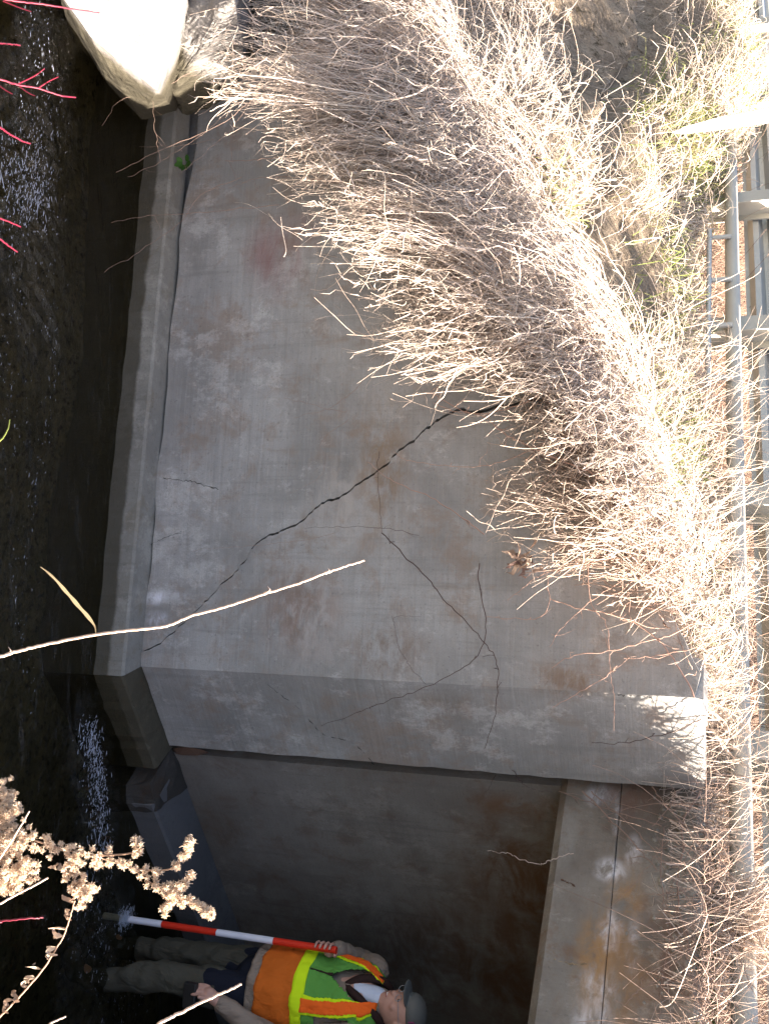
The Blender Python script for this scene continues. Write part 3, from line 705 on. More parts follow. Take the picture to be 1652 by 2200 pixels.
# leaflets and seed heads along the outer part
M_ = int(N*1.3); idx = rng.integers(0, N, M_*4); tt = 8-4*rng.uniform(0, 1, M_*4)**1.6; tt = np.minimum(tt, 7.999); i0 = np.floor(tt).astype(int); fr_ = (tt-i0)[:, None]; i1 = np.minimum(i0+1, 8)
B = C[idx, i0]*(1-fr_)+C[idx, i1]*fr_; T_ = C[idx, i1]-C[idx, np.maximum(i0-1, 0)]; T_ /= np.linalg.norm(T_, axis=1, keepdims=True)+1e-9
L = rng.uniform(.012, .060, (len(B), 1)); dv = T_*.9+rng.normal(0, .5, B.shape); dv /= np.linalg.norm(dv, axis=1, keepdims=True)
cu = np.stack([B, B+dv*L*.5+rng.normal(0, .006, B.shape), B+dv*L+rng.normal(0, .012, B.shape)-np.array([0, 0, 1])*L*.25], 1)
wd = rng.uniform(.0018, .0055, (len(B), 1))*np.array([[.6, 1, .2]])
parts.append(ribbons(cu, wd))
V, Q = join(parts)
tag(np_obj('dead_grass', V, Q, M_straw), 'thick mat of bleached dead grass hanging over the top of the wing wall', 'dead grass', kind='stuff')

def ground_pts(n, r0, r1, mask):
    """random points on the far bank surface that pass a density mask"""
    out = []; nr_rows = 120
    i = rng.uniform(r0, r1, n)*(nr_rows-1); j = rng.uniform(0, nc-1.001, n)
    a = np.floor(i).astype(int); b = np.floor(j).astype(int); f = (i-a)[:, None]; g_ = (j-b)[:, None]
    a1 = np.minimum(a+1, nr-1)
    P = (G[a, b]*(1-f)+G[a1, b]*f)*(1-g_)+(G[a, b+1]*(1-f)+G[a1, b+1]*f)*g_
    x, y = project(P)
    ok = (y > -250) & (y < 2300) & (x > 500) & (x < 1800) & (P[:, 1] > 2)
    P = P[ok]; x = x[ok]; y = y[ok]; k = mask(P, x, y)
    return P[rng.uniform(0, 1, len(P)) < k]
def silt(x, y):
    # bare scoured silt on the left part of the bank
    d = np.exp(-(((x-1305)/190)**2+((y-90)/340)**2)**2.2)
    d = np.maximum(d, np.exp(-(((x-1260)/85)**2+((y-560)/150)**2)**2)); d = np.maximum(d, np.exp(-(((x-1370)/80)**2+((y-600)/150)**2)**2))
    return np.clip(d, 0, 1)
def patch(P, f, sd): return np.array([noise.fractal(Vector((p[0]*f, p[1]*f, sd)), 1, 2, 3) for p in P])
def dens(P, x, y):
    n_ = patch(P, 2.2, 1); return np.clip((1-.985*silt(x, y))*(.5+1.5*n_)*np.where(P[:, 0] > .85, .16, 1), .01, 1)
P = ground_pts(60000, 0, 1, dens); P = P[:26000]; N = len(P)
L = rng.uniform(.10, .34, (N, 1))*(1+.3*patch(P, 1.5, 7)[:, None]); az = rng.normal(-1.7, 1.0, N); el = rng.uniform(.1, 1.2, N)
dv = np.stack([np.cos(az)*np.cos(el), np.sin(az)*np.cos(el), np.sin(el)], -1)
side = rng.normal(0, .25, (N, 3))
C = np.stack([P-np.array([0, 0, .02]), P+dv*L*.4, P+dv*L*.75+side*L*.5-np.array([0, 0, 1])*L*.1, P+dv*L+side*L-np.array([0, 0, 1])*L*rng.uniform(.2, .9, (N, 1))], 1)
C[:, 3, 2] = np.maximum(C[:, 3, 2], P[:, 2]-.12)
wd = rng.uniform(.0025, .0085, (N, 1))*np.array([[.9, 1, .8, .15]])
V, Q = ribbons(C, wd)
tag(np_obj('dry_grass', V, Q, M_straw2), 'bright tangled dry grass covering the bank below the guardrail', 'dry grass', kind='stuff')
# long thin bent stems on the bank
P = ground_pts(16000, .0, 1.0, lambda P, x, y: np.clip((1-.985*silt(x, y))*.7*np.where(P[:, 0] > .85, .4, 1), .008, 1)); P = P[:5600]; N = len(P)
L = rng.uniform(.2, .55, (N, 1)); az = rng.normal(-1.9, .9, N); el = rng.uniform(-.1, 1.1, N); dv = np.stack([np.cos(az)*np.cos(el), np.sin(az)*np.cos(el), np.sin(el)], -1)
C = bez(P, P+dv*L*.35+np.array([0, 0, .05]), P+dv*L*.7+rng.normal(0, .06, (N, 3)), P+dv*L*.95+rng.normal(0, .07, (N, 3))-np.array([0, 0, 1])*L*.3, 7)
C[:, :, 2] = np.maximum(C[:, :, 2], P[:, None, 2]-.10)
V, Q = tubes(C, rng.uniform(.0009, .0024, (N, 1))*np.linspace(1.2, .5, 7)[None], 3)
tag(np_obj('grass_stems', V, Q, M_straw), 'bent straw coloured stems leaning down the bank', 'dead grass', kind='stuff')
# green patches
def gden(P, x, y):
    n_ = patch(P, 1.7, 21); e = np.zeros(len(P))
    for (a, b, rx, ry, k) in ((1130, 420, 60, 60, .8), (1300, 860, 90, 90, .8), (1440, 960, 80, 90, .9), (1500, 1290, 60, 90, .9), (1500, 330, 100, 160, .7), (1560, 100, 60, 160, .7), (1540, 450, 40, 50, .9), (1440, 560, 60, 100, .4), (1390, 700, 80, 60, .4)):
        e = np.maximum(e, k*np.exp(-((x-a)/rx)**2-((y-b)/ry)**2))
    return np.clip(e*(1+1.5*n_), 0, 1)
P = ground_pts(90000, 0, 1, gden); P = P[:4800]; N = len(P)
L = rng.uniform(.10, .30, (N, 1)); az = rng.uniform(0, 6.28, N); el = rng.uniform(.3, 1.4, N); dv = np.stack([np.cos(az)*np.cos(el), np.sin(az)*np.cos(el), np.sin(el)], -1)
C = np.stack([P, P+dv*L*.5, P+dv*L*.85-np.array([0, 0, 1])*L*.1, P+dv*L-np.array([0, 0, 1])*L*.35], 1)
V, Q = ribbons(C, rng.uniform(.003, .007, (N, 1))*np.array([[.9, 1, .7, .1]]))
tag(np_obj('green_grass', V, Q, M_green), 'fresh green grass blades growing among the dry grass on the bank', 'grass', kind='stuff')
# brush beyond the road
N = 9000; t_ = rng.uniform(-14, 14, N); dd = rng.uniform(6.2, 12, N)
P = np.stack([-.04+dr.x*t_+nr_.x*dd+.8, 6.1+dr.y*t_+nr_.y*dd+.8, 2.4+np.maximum(0, dd-7)*.35], -1)
L = rng.uniform(.5, 2.0, (N, 1)); dv = rng.normal(0, .45, (N, 3)); dv[:, 2] = np.abs(dv[:, 2])+.6
C = bez(P, P+dv*L*.3, P+dv*L*.7+rng.normal(0, .15, (N, 3)), P+dv*L+rng.normal(0, .3, (N, 3)), 7)
V, Q = tubes(C, rng.uniform(.003, .010, (N, 1))*np.linspace(1.2, .4, 7)[None], 3)
tag(np_obj('brush', V, Q, M_brush), 'brown leafless brush beyond the road behind the guardrail', 'brush', kind='stuff')
N = 8000; t_ = rng.uniform(-10, 6, N); dd = rng.uniform(.35, 2.2, N)
P = np.stack([-.04+dr.x*t_+nr_.x*dd, 6.1+dr.y*t_+nr_.y*dd, np.full(N, 2.66)], -1)
L = rng.uniform(.15, .8, (N, 1)); dv = rng.normal(0, .5, (N, 3)); dv[:, 2] = np.abs(dv[:, 2])+.5
C = bez(P, P+dv*L*.3, P+dv*L*.7+rng.normal(0, .08, (N, 3)), P+dv*L+rng.normal(0, .16, (N, 3)), 7)
V, Q = tubes(C, rng.uniform(.0015, .004, (N, 1))*np.linspace(1.2, .4, 7)[None], 3)
tag(np_obj('weeds', V, Q, plant('brown weeds', (.30, .20, .15), (.17, .115, .09), None, .85, 0)), 'brown dead weeds growing on the verge right behind the guardrail', 'weeds', kind='stuff')
N = 1500; t_ = rng.uniform(-.9, 5.5, N); dd = -np.abs(rng.normal(.22, .2, N))
P = np.stack([-.04+dr.x*t_+nr_.x*dd, 6.1+dr.y*t_+nr_.y*dd, np.full(N, 2.66)], -1)
L = rng.uniform(.15, .62, (N, 1)); dv = rng.normal(0, .38, (N, 3)); dv[:, 2] = 1; dv[:, 1] -= .15
C = bez(P, P+dv*L*.3, P+dv*L*.7+rng.normal(0, .05, (N, 3)), P+dv*L+rng.normal(0, .11, (N, 3))-np.array([0, 0, 1])*L*.2, 8)
V, Q = tubes(C, rng.uniform(.0009, .0026, (N, 1))*np.linspace(1.2, .4, 8)[None], 3)
tag(np_obj('weeds', V, Q, M_straw), 'pale dry stems standing in front of the guardrail above the wall corner', 'weeds', kind='stuff')
# fine tangle over the headwall top and the road edge
N = 1100; t_ = 3.0*rng.uniform(0, 1, N)**.7; o_ = rng.normal(-.20, .10, N)
P = np.stack([H0.x+dH.x*t_-nH.x*(-o_)*-1, H0.y+dH.y*t_-nH.y*(-o_)*-1, np.full(N, 2.80)], -1)
L = rng.uniform(.06, .28, (N, 1)); dv = rng.normal(0, .7, (N, 3))+np.array([nH.x*.3, nH.y*.3, .25])
C = bez(P, P+dv*L*.4+np.array([0, 0, .03]), P+dv*L*.8+rng.normal(0, .03, (N, 3)), P+dv*L+rng.normal(0, .05, (N, 3))-np.array([0, 0, 1])*L*.4, 6)
V, Q = tubes(C, rng.uniform(.0007, .0020, (N, 1))*np.linspace(1.2, .5, 6)[None], 3)
tag(np_obj('dry_grass', V, Q, M_twig), 'thin brown twigs and grass along the top of the culvert headwall', 'dry grass', kind='stuff')
N = 520; t_ = rng.normal(.46, .06, N); o_ = rng.uniform(-.22, -.04, N)
P = np.stack([H0.x+dH.x*t_+nH.x*o_, H0.y+dH.y*t_+nH.y*o_, np.full(N, 2.79)], -1)
L = rng.uniform(.14, .34, (N, 1)); dv = rng.normal(0, .2, (N, 3)); dv[:, 2] = 1; C = bez(P, P+dv*L*.4, P+dv*L*.8+rng.normal(0, .03, (N, 3)), P+dv*L+rng.normal(0, .07, (N, 3)), 6)
V, Q = join([tubes(C, rng.uniform(.001, .0026, (N, 1))*np.linspace(1.2, .5, 6)[None], 3), ribbons(C[:, 2:], rng.uniform(.004, .012, (N, 1))*np.array([[.5, 1, .9, .2]]))])
tag(np_obj('weed_tuft', V, Q, M_straw), 'tuft of dead weeds on the headwall beside the sunlit wall corner', 'weeds', kind='stuff')
# moss on the headwall top
N = 5000; t_ = rng.uniform(0, 2.2, N); o_ = rng.uniform(-.02, .26, N); sel = np.array([noise.noise(Vector((a*5, b*9, 2))) for a, b in zip(t_, o_)]) > .02; t_ = t_[sel]; o_ = o_[sel]; N = len(t_)
P = np.stack([H0.x+dH.x*t_-nH.x*o_, H0.y+dH.y*t_-nH.y*o_, 2.825-np.maximum(0, .05-o_)*.9], -1); dv = rng.normal(0, .5, (N, 3)); dv[:, 2] = 1
L = rng.uniform(.008, .03, (N, 1)); C = np.stack([P, P+dv*L*.6, P+dv*L], 1)
V, Q = ribbons(C, rng.uniform(.003, .007, (N, 1))*np.array([[1, 1, .2]]))
tag(np_obj('moss', V, Q, plant('moss', (.05, .07, .02), (.10, .11, .03), None, .9, .2)), 'patches of green moss along the headwall top', 'moss', kind='stuff')

# ------------------------------------------------------------------ brambles and vines over the concrete
M_vine = plant('dark vine', (.055, .032, .028), (.08, .045, .038), None, .7, 0)
M_cane = plant('reddish cane', (.34, .20, .16), (.42, .28, .22), None, .6, 0)
M_pale = plant('bleached twig', (.50, .40, .33), (.42, .33, .27), None, .6, 0)
def shoots(C, n, L, mat, parent, r):
    cs = []
    for _ in range(n):
        i = rng.integers(1, len(C)-1); p = C[i]; t_ = C[i]-C[i-1]; t_ = t_/(np.linalg.norm(t_)+1e-9)
        dv = t_*.6+rng.normal(0, .6, 3); l = rng.uniform(.3, 1)*L
        q = [p, p+dv*l*.35+rng.normal(0, .004, 3), p+dv*l*.7+rng.normal(0, .008, 3), p+dv*l+rng.normal(0, .01, 3)]
        cs.append(q)
    if not cs: return
    C2 = np.array(cs); V, Q = tubes(C2, np.full((len(cs), 4), r)*np.array([[1, .9, .7, .4]]), 3)
    o = np_obj('side_shoots', V, Q, mat, parent)
    o['kind'] = 'stuff'
def vine_thing(name, label, cat, stems, mat, plane, nrm, group=None):
    """stems: (pixel path, distance in front of the concrete at start and end, radius, number of side shoots)"""
    first = stems[0]; base = on(*first[0][-1], plane, nrm, first[2])
    t = thing(name, tuple(base), label, cat, group)
    for path, o0, o1, r, ns in stems:
        k = len(path); P = [on(x, y, plane, nrm, o0+(o1-o0)*i/(k-1)) for i, (x, y) in enumerate(path)]
        C = resample(P, 5*k); C[1:-1] += rng.normal(0, .0025, (len(C)-2, 3))
        V, Q = tubes(C[None], np.linspace(r*.40, r*.78, len(C))[None], 5); np_obj('stem', V, Q, mat, t, smooth=True)
        if ns: shoots(C, ns, .07, mat, t, r*.45)
    return t
vg = 'brambles and vines trailing over the concrete'
vine_thing('vine', 'dark vine curving in a long loop across the middle of the wing wall', 'vine', [
    ([(820, 1145), (870, 1195), (925, 1250), (955, 1290), (1000, 1335), (1040, 1380), (1068, 1425), (1068, 1480), (1062, 1540), (1040, 1610)][::-1], .04, .10, .0034, 5),
    ([(690, 1560), (770, 1530), (820, 1510), (880, 1490), (940, 1465), (1000, 1430), (1035, 1395), (1042, 1330), (1028, 1250), (1030, 1210)], .03, .12, .0028, 6),
    ([(848, 1345), (855, 1385), (880, 1430), (915, 1470)], .02, .03, .0012, 0),
    ([(905, 1325), (850, 1325), (848, 1345)], .02, .02, .0012, 0), ([(820, 1145), (815, 1080), (810, 1010), (815, 970)], .04, .1, .0018, 2),
    ([(655, 1135), (730, 1132), (820, 1135), (900, 1150)], .03, .06, .0014, 2)], M_vine, WP, nW, vg)
vine_thing('bramble', 'reddish bramble cane reaching down across the diagonal crack', 'bramble', [
    ([(905, 845), (940, 850), (985, 880), (1040, 895), (1090, 935), (1150, 965), (1230, 1000), (1290, 1025), (1350, 1060)], .12, .25, .0042, 8),
    ([(930, 865), (980, 885), (1040, 888), (1100, 875), (1160, 850)], .10, .25, .003, 6),
    ([(845, 970), (880, 990), (960, 1000), (1030, 1003), (1100, 985), (1205, 940), (1290, 930)], .05, .2, .0026, 5),
    ([(790, 993), (830, 1025), (870, 1045), (930, 1070), (990, 1110), (1040, 1148)], .10, .14, .0036, 2)], M_cane, WP, nW, vg)
vine_thing('bramble', 'dense grey brown bramble fan below the green grass tuft on the wall top', 'bramble', [
    ([(1060, 1000), (1060, 1050), (1110, 1110), (1170, 1150), (1260, 1150)], .08, .2, .003, 6),
    ([(1030, 1095), (1100, 1060), (1160, 1030), (1290, 1010), (1370, 1040)], .1, .25, .003, 8),
    ([(1045, 1165), (1100, 1130), (1170, 1090), (1240, 1060), (1380, 1080)], .1, .25, .0028, 8),
    ([(1080, 1222), (1150, 1190), (1300, 1160), (1400, 1150)], .1, .25, .0030, 8),
    ([(1070, 1160), (1140, 1080), (1230, 1010), (1330, 990)], .15, .25, .0026, 8),
    ([(1100, 1040), (1190, 1045), (1290, 1050), (1400, 1080)], .12, .25, .0026, 8),
    ([(1120, 990), (1200, 1040), (1300, 1100), (1400, 1120)], .12, .25, .0026, 8),
    ([(1230, 1230), (1290, 1170), (1350, 1120), (1390, 1080)], .12, .25, .0024, 6),
    ([(1110, 1120), (1190, 1110), (1290, 1100), (1400, 1110)], .12, .25, .0026, 8),
    ([(1140, 1150), (1200, 1100), (1260, 1060), (1350, 1020)], .12, .25, .0022, 8)], M_pale, WP, nW, vg)
vine_thing('bramble', 'sparse pink brown bramble with forked twigs near the corner of the wall top', 'bramble', [
    ([(1185, 1435), (1230, 1410), (1300, 1400), (1380, 1380), (1440, 1365), (1500, 1330)], .12, .2, .0036, 5),
    ([(1187, 1520), (1240, 1490), (1300, 1455), (1325, 1430)], .10, .12, .0030, 4),
    ([(1180, 1390), (1210, 1345), (1265, 1295), (1330, 1250), (1390, 1200)], .1, .2, .0028, 4),
    ([(1318, 1570), (1318, 1500), (1310, 1450), (1308, 1400), (1300, 1340), (1268, 1290), (1265, 1210), (1300, 1150)], .1, .2, .0026, 8),
    ([(1180, 1285), (1230, 1305), (1290, 1315), (1330, 1325), (1390, 1355), (1450, 1420), (1490, 1497)], .1, .08, .0042, 5),
    ([(1045, 1325), (1100, 1328), (1158, 1328), (1180, 1290), (1180, 1240), (1240, 1215), (1350, 1195), (1420, 1160)], .1, .2, .0030, 6),
    ([(1090, 1290), (1140, 1250), (1180, 1230), (1250, 1215)], .1, .16, .0028, 3),
    ([(1340, 1415), (1400, 1410), (1480, 1395), (1520, 1380)], .1, .1, .0030, 4),
    ([(1395, 1300), (1440, 1290), (1500, 1250)], .1, .1, .0030, 4)], M_cane, WP, nW, vg)
vine_thing('bramble', 'thin dark runner crossing the sunlit notch of the corner return', 'bramble', [
    ([(1270, 1595), (1330, 1597), (1400, 1585), (1460, 1565), (1505, 1545)], .03, .05, .0028, 3),
    ([(1400, 1500), (1450, 1520), (1505, 1543)], .02, .05, .0016, 0)], M_vine, WP, nC, vg)
vine_thing('vine', 'thin dry twigs scattered over the lower left face of the wing wall', 'vine', [
    ([(610, 855), (690, 875), (745, 885)], .03, .05, .0016, 1), ([(630, 898), (700, 880), (740, 855), (800, 800)], .03, .08, .0016, 1),
    ([(620, 1060), (680, 1030), (700, 990), (690, 950), (750, 900)], .02, .04, .0012, 1),
    ([(485, 345), (530, 345), (580, 340), (625, 335), (720, 300)], .2, .3, .0032, 2), ([(490, 405), (550, 385), (640, 380), (730, 395)], .2, .25, .002, 4),
    ([(240, 478), (310, 465), (380, 460), (480, 452), (600, 440)], .35, .3, .0022, 2), ([(225, 585), (300, 540), (385, 480), (430, 420), (520, 380)], .35, .3, .0020, 2),
    ([(415, 1185), (440, 1178), (520, 1175), (620, 1165), (720, 1145)], .02, .03, .0012, 1)], M_twig, WP, nW, vg)
vine_thing('bramble', 'leafless twigs hanging over the boulders and the dark gap at the wall end', 'bramble', [
    ([(250, 370), (350, 320), (470, 270), (560, 200), (650, 150)], .5, .4, .0022, 6), ([(275, 380), (350, 345), (430, 290), (490, 245)], .4, .35, .0018, 4),
    ([(330, 200), (335, 290), (345, 350)], .6, .5, .0016, 3), ([(220, 270), (260, 215), (340, 195), (420, 150), (520, 110)], .6, .5, .0020, 5),
    ([(300, 315), (390, 312), (460, 300)], .3, .3, .0014, 2), ([(385, 375), (450, 320), (500, 270), (560, 190), (600, 120)], .35, .3, .0020, 3),
    ([(500, 350), (495, 260), (500, 160), (540, 60), (600, -40)], .3, .3, .002, 5), ([(235, 0), (270, 30), (340, 38), (400, 20)], .9, .8, .0024, 2)], M_twig, WP, nW, vg)
vine_thing('bramble', 'tangle of dark brown bramble stems hanging down the headwall face', 'bramble', [
    ([(1410, 1870), (1360, 1810), (1300, 1750), (1250, 1700)], .03, .05, .0050, 2), ([(1430, 1860), (1380, 1800), (1310, 1735), (1270, 1700)], .04, .05, .0036, 2),
    ([(1590, 1960), (1540, 1880), (1500, 1810), (1440, 1740), (1400, 1690)], .05, .06, .0040, 4),
    ([(1475, 2060), (1478, 2030), (1460, 1960), (1455, 1900), (1465, 1830), (1470, 1760), (1505, 1700)], .05, .08, .0062, 4),
    ([(1415, 2190), (1420, 2110), (1440, 2000), (1425, 1940), (1420, 1860), (1425, 1780)], .04, .06, .0028, 5),
    ([(1430, 1985), (1480, 1940), (1520, 1890), (1560, 1870)], .08, .1, .0022, 4), ([(1200, 1700), (1260, 1722), (1340, 1750), (1420, 1775)], .02, .05, .0034, 6),
    ([(1380, 1920), (1440, 1920), (1490, 1900), (1530, 1870)], .08, .1, .0024, 3), ([(1400, 1775), (1440, 1730), (1450, 1700)], .08, .1, .0036, 0),
    ([(1500, 2080), (1550, 2000), (1610, 1950), (1640, 1900)], .08, .1, .0024, 6), ([(1600, 2180), (1540, 2120), (1480, 2060), (1430, 2000)], .05, .08, .0036, 5),
    ([(1560, 2180), (1520, 2090), (1480, 2010), (1450, 1950)], .05, .08, .0026, 5), ([(1340, 2160), (1370, 2130), (1420, 2100)], .03, .04, .0024, 3),
    ([(1310, 1950), (1350, 1910), (1400, 1850), (1450, 1790)], .04, .06, .0016, 2), ([(1650, 2050), (1590, 1960), (1560, 1880), (1530, 1800), (1520, 1730)], .08, .1, .0030, 8),
    ([(1640, 2180), (1600, 2090), (1570, 2000), (1555, 1900)], .08, .12, .0026, 8)], M_twig, HP, nH, vg)
vine_thing('vine', 'bent pale twig sticking out in front of the culvert opening', 'twig', [
    ([(1047, 1828), (1060, 1829), (1080, 1832), (1097, 1836), (1120, 1847), (1155, 1856), (1170, 1854), (1190, 1846), (1212, 1837), (1232, 1834)], .10, .03, .0026, 0),
    ([(1475, 2085), (1500, 2085), (1518, 2080), (1532, 2086)], .1, .1, .0040, 0)], M_pale, HP, nH, vg)
vine_thing('vine', 'thin rootlet dangling at the joint beside the culvert slab', 'root', [
    ([(1180, 1700), (1150, 1698), (1120, 1680), (1100, 1655)], .05, .05, .0020, 0), ([(1025, 1730), (1045, 1700), (1065, 1665)], .05, .05, .0014, 0)], M_vine, (A0.x, A0.y, 0), nA, vg)
def twig_mass(name, n, ulo, uhi, xlo, xhi, rootx, mat, label, offs=(.06, .30), seed=0):
    cs = []
    for _ in range(n):
        u = rng.uniform(ulo, uhi); x = xlo(u)+(xhi(u)-xlo(u))*rng.uniform(0, 1)**.8
        tp = np.array(on(x, u, WP, nW, rng.uniform(*offs))); ru = u+rng.normal(-10, 70); rt = np.array(on(rootx(ru)+rng.uniform(-40, 60), ru, WP, nW, rng.uniform(-.1, .12)))
        md_ = (tp+rt)/2+rng.normal(0, .04, 3)+np.array([0, -.05, .03]); q = [rt, (rt*.6+md_*.4)+rng.normal(0, .02, 3), md_, (tp*.6+md_*.4)+rng.normal(0, .02, 3), tp]
        Cq = resample(q, 14)+np.cumsum(rng.normal(0, .0035, (14, 3)), 0); cs.append(Cq)
        for _k in range(rng.integers(1, 5)):
            j = rng.integers(4, 13); dv = (Cq[j]-Cq[j-1]); dv = dv/np.linalg.norm(dv)+rng.normal(0, .55, 3); l_ = rng.uniform(.04, .16); sq = [Cq[j]+dv*l_*t_ +rng.normal(0, .004, 3) for t_ in np.linspace(0, 1, 5)]; cs.append(resample(sq, 14))
    C = np.array(cs); V, Q = tubes(C, np.abs(rng.normal(.0016, .0006, (len(cs), 1)))*np.linspace(1.2, .5, 14)[None]+.0004, 4)
    return tag(np_obj(name, V, Q, mat), label, 'bramble', kind='stuff')
xt = lambda u: float(np.interp(u, XTU, XTV))
twig_mass('bramble_tangle', 150, 850, 1240, lambda u: float(np.interp(u, [850, 950, 1100, 1180, 1240], [1150, 1040, 1010, 1050, 1180])), lambda u: xt(u), xt, M_pale, 'tangle of fine bleached bramble twigs hanging in front of the upper wing wall')
twig_mass('bramble_tangle', 90, 860, 1300, lambda u: float(np.interp(u, [850, 950, 1100, 1180, 1300], [1100, 1080, 1060, 1120, 1280])), lambda u: xt(u), xt, M_twig, 'grey brown twigs between the bleached ones above the diagonal crack', (.0, .2))
twig_mass('bramble_tangle', 70, -150, 330, lambda u: float(np.interp(u, [-150, 100, 250, 330], [380, 400, 440, 600])), lambda u: xt(u)-100, xt, M_pale, 'thin twigs trailing down over the rounded boulder', (.1, .6))
twig_mass('bramble_tangle', 60, 380, 850, lambda u: float(np.interp(u, [380, 530, 700, 850], [600, 690, 720, 800])), lambda u: xt(u), xt, M_pale, 'loose pale twigs sticking out of the hanging dead grass', (.1, .5))
# curled dead leaf bundle caught in the twigs
lf = thing('dead_leaf_clump', tuple(on(1120, 1200, WP, nW, .12)), 'crumpled clump of dry leaves caught in the twigs on the wing wall', 'dead leaves')
P = np.array(on(1125, 1203, WP, nW, .12)); n = 26; B = P+rng.normal(0, .022, (n, 3))*np.array([1, .6, 1.4]); dv = rng.normal(0, 1, (n, 3)); dv[:, 2] -= .8; dv /= np.linalg.norm(dv, axis=1, keepdims=True)
C = np.stack([B, B+dv*.02+rng.normal(0, .006, B.shape), B+dv*.04+rng.normal(0, .008, B.shape), B+dv*.06+rng.normal(0, .012, B.shape)], 1)
V, Q = ribbons(C, rng.uniform(.010, .022, (n, 1))*np.array([[.3, 1, .9, .1]])); np_obj('leaves', V, Q, plant('dead leaf', (.40, .29, .22), (.16, .09, .08), None, .7, .2), lf)['kind'] = 'stuff'
# small green plant in the gap
gp = thing('green_plant', tuple(on(398, 350, WP, nW, .04)), 'small bright green leafy weed growing in the gap at the foot of the wall', 'weed')
P = np.array(on(398, 350, WP, nW, .05)); n = 16
for i in range(n):
    a = rng.uniform(0, 6.28); dv = np.array([math.cos(a), -.5, math.sin(a)]); L = rng.uniform(.02, .04); c0 = P+dv*.012
    C = np.array([[c0, c0+dv*L*.4, c0+dv*L*.8, c0+dv*L]]); V, Q = ribbons(C, np.array([[.006, .026, .022, .002]]), np.array([0, 1, .2])); np_obj('leaf', V, Q, plant('weed leaf', (.04, .13, .025), (.07, .18, .035), None, .5, .3) if i == 0 else bpy.data.materials['weed leaf'], gp)

# ------------------------------------------------------------------ plants of the near bank, close to the camera
M_reed = plant('dry reed', (.62, .46, .36), (.56, .42, .34), None, .5, .1)
M_dog = plant('red dogwood bark', (.15, .010, .026), (.11, .009, .022), None, .45, 0)
M_gold = plant('goldenrod fluff', (.78, .64, .50), (.60, .44, .32), None, .9, .3)
M_goldstem = plant('goldenrod stem', (.34, .22, .16), (.24, .15, .10), None, .8, 0)
def near_stem(name, label, cat, path, D0, D1, r0, r1, mat, group=None, root=True, kids=()):
    """path: pixel path from tip to where it leaves the picture; then it goes on down to the near bank"""
    k = len(path); P = [atY(x, y, D0+(D1-D0)*i/(k-1)) for i, (x, y) in enumerate(path)]
    last = P[-1]
    if root:
        dirv = (P[-1]-P[-2]).normalized(); q = last+dirv*.18+Vector((0, 0, -.12)); yb = max(.3, q.y-.15); zb_ = near_z(q.x, yb)
        P += [q, Vector((q.x+.03, (q.y+yb)/2, (q.z+zb_)/2)), Vector((q.x+.04, yb, zb_-.05))]
    t = thing(name, tuple(P[-1]), label, cat, group)
    n = 8*len(P); C = resample(P, n); C[1:-1] += rng.normal(0, r0*.25, (n-2, 3))
    V, Q = tubes(C[None], np.linspace(r0, r1, n)[None], 7); np_obj('stem', V, Q, mat, t, smooth=True)
    # nodes
    return t, C
ng = 'dry stems of the near bank'
t, C = near_stem('reed_stalk', 'long pale dry reed stalk with one hanging leaf, slanting across the wing wall foot', 'reed', [(783, 1204), (740, 1217), (700, 1231), (640, 1254), (568, 1276), (480, 1305), (412, 1323), (358, 1345), (300, 1352), (210, 1363), (110, 1382), (50, 1396), (0, 1411), (-60, 1428)], 1.55, 1.35, .0016, .0030, M_reed, ng)
for (x, y, L) in ((568, 1276, 1), (700, 1231, .6), (12, 1408, 1.2)):
    p = atY(x, y, 1.48); q = [p, p+Vector((-.006*L, 0, .010*L)), p+Vector((-.013*L, 0, .006*L))]; V, Q = tubes(resample(q, 6)[None], np.array([[.0030, .0024, .0018, .0012, .0008, .0004]]), 5); np_obj('node', V, Q, M_reed, t)
lp = [(207, 1361), (204, 1345), (190, 1325), (172, 1305), (155, 1285), (140, 1268), (120, 1245), (104, 1230), (88, 1218)]
Cl = resample([atY(x, y, 1.42) for x, y in lp], 30); V, Q = ribbons(Cl[None], (.0062*np.array([.25+.9*math.sin(math.pi*min(1, (i/29)**.8*.98+.02))*(1+.25*math.sin(i*1.1)) for i in range(30)]))[None], np.array([.3, 1, .5])); np_obj('leaf', V, Q, plant('reed leaf', (.56, .44, .26), (.46, .36, .22), None, .6, .2), t)
near_stem('reed_stalk', 'short bright dry reed stalk in front of the man with the measuring pole', 'reed', [(519, 2115), (490, 2128), (440, 2150), (390, 2175), (345, 2197), (280, 2232)], 1.35, 1.25, .0016, .0032, M_reed, ng)
near_stem('reed_stalk', 'stub of dry reed at the bottom left edge below the leafy stem', 'reed', [(142, 2184), (110, 2198), (70, 2218)], 1.3, 1.25, .0012, .002, M_reed, ng)
near_stem('twig', 'pale pink twig crossing the goldenrod plume', 'twig', [(64, 1743), (45, 1775), (20, 1815), (-10, 1860), (-50, 1920)], 1.2, 1.15, .0011, .0018, M_reed, ng)
near_stem('twig', 'forked reddish twig between the goldenrod and the leafy stem', 'twig', [(104, 1886), (70, 1905), (30, 1925), (-5, 1945), (-50, 1975)], 1.2, 1.15, .0012, .0020, M_reed, ng)
near_stem('twig', 'straight red tinted twig at the left edge over the water', 'twig', [(94, 1971), (60, 1973), (0, 1979), (-40, 1984)], 1.2, 1.15, .0012, .0018, M_dog, ng)
t, C = near_stem('grass_blade', 'single yellow green grass blade at the left edge', 'grass blade', [(22, 902), (18, 922), (8, 940), (-2, 950), (-40, 990)], 1.3, 1.2, .0007, .0016, plant('yellow blade', (.45, .48, .12), (.35, .42, .1), None, .5, .2), None)
dg = 'red dogwood shoots at the stream edge'
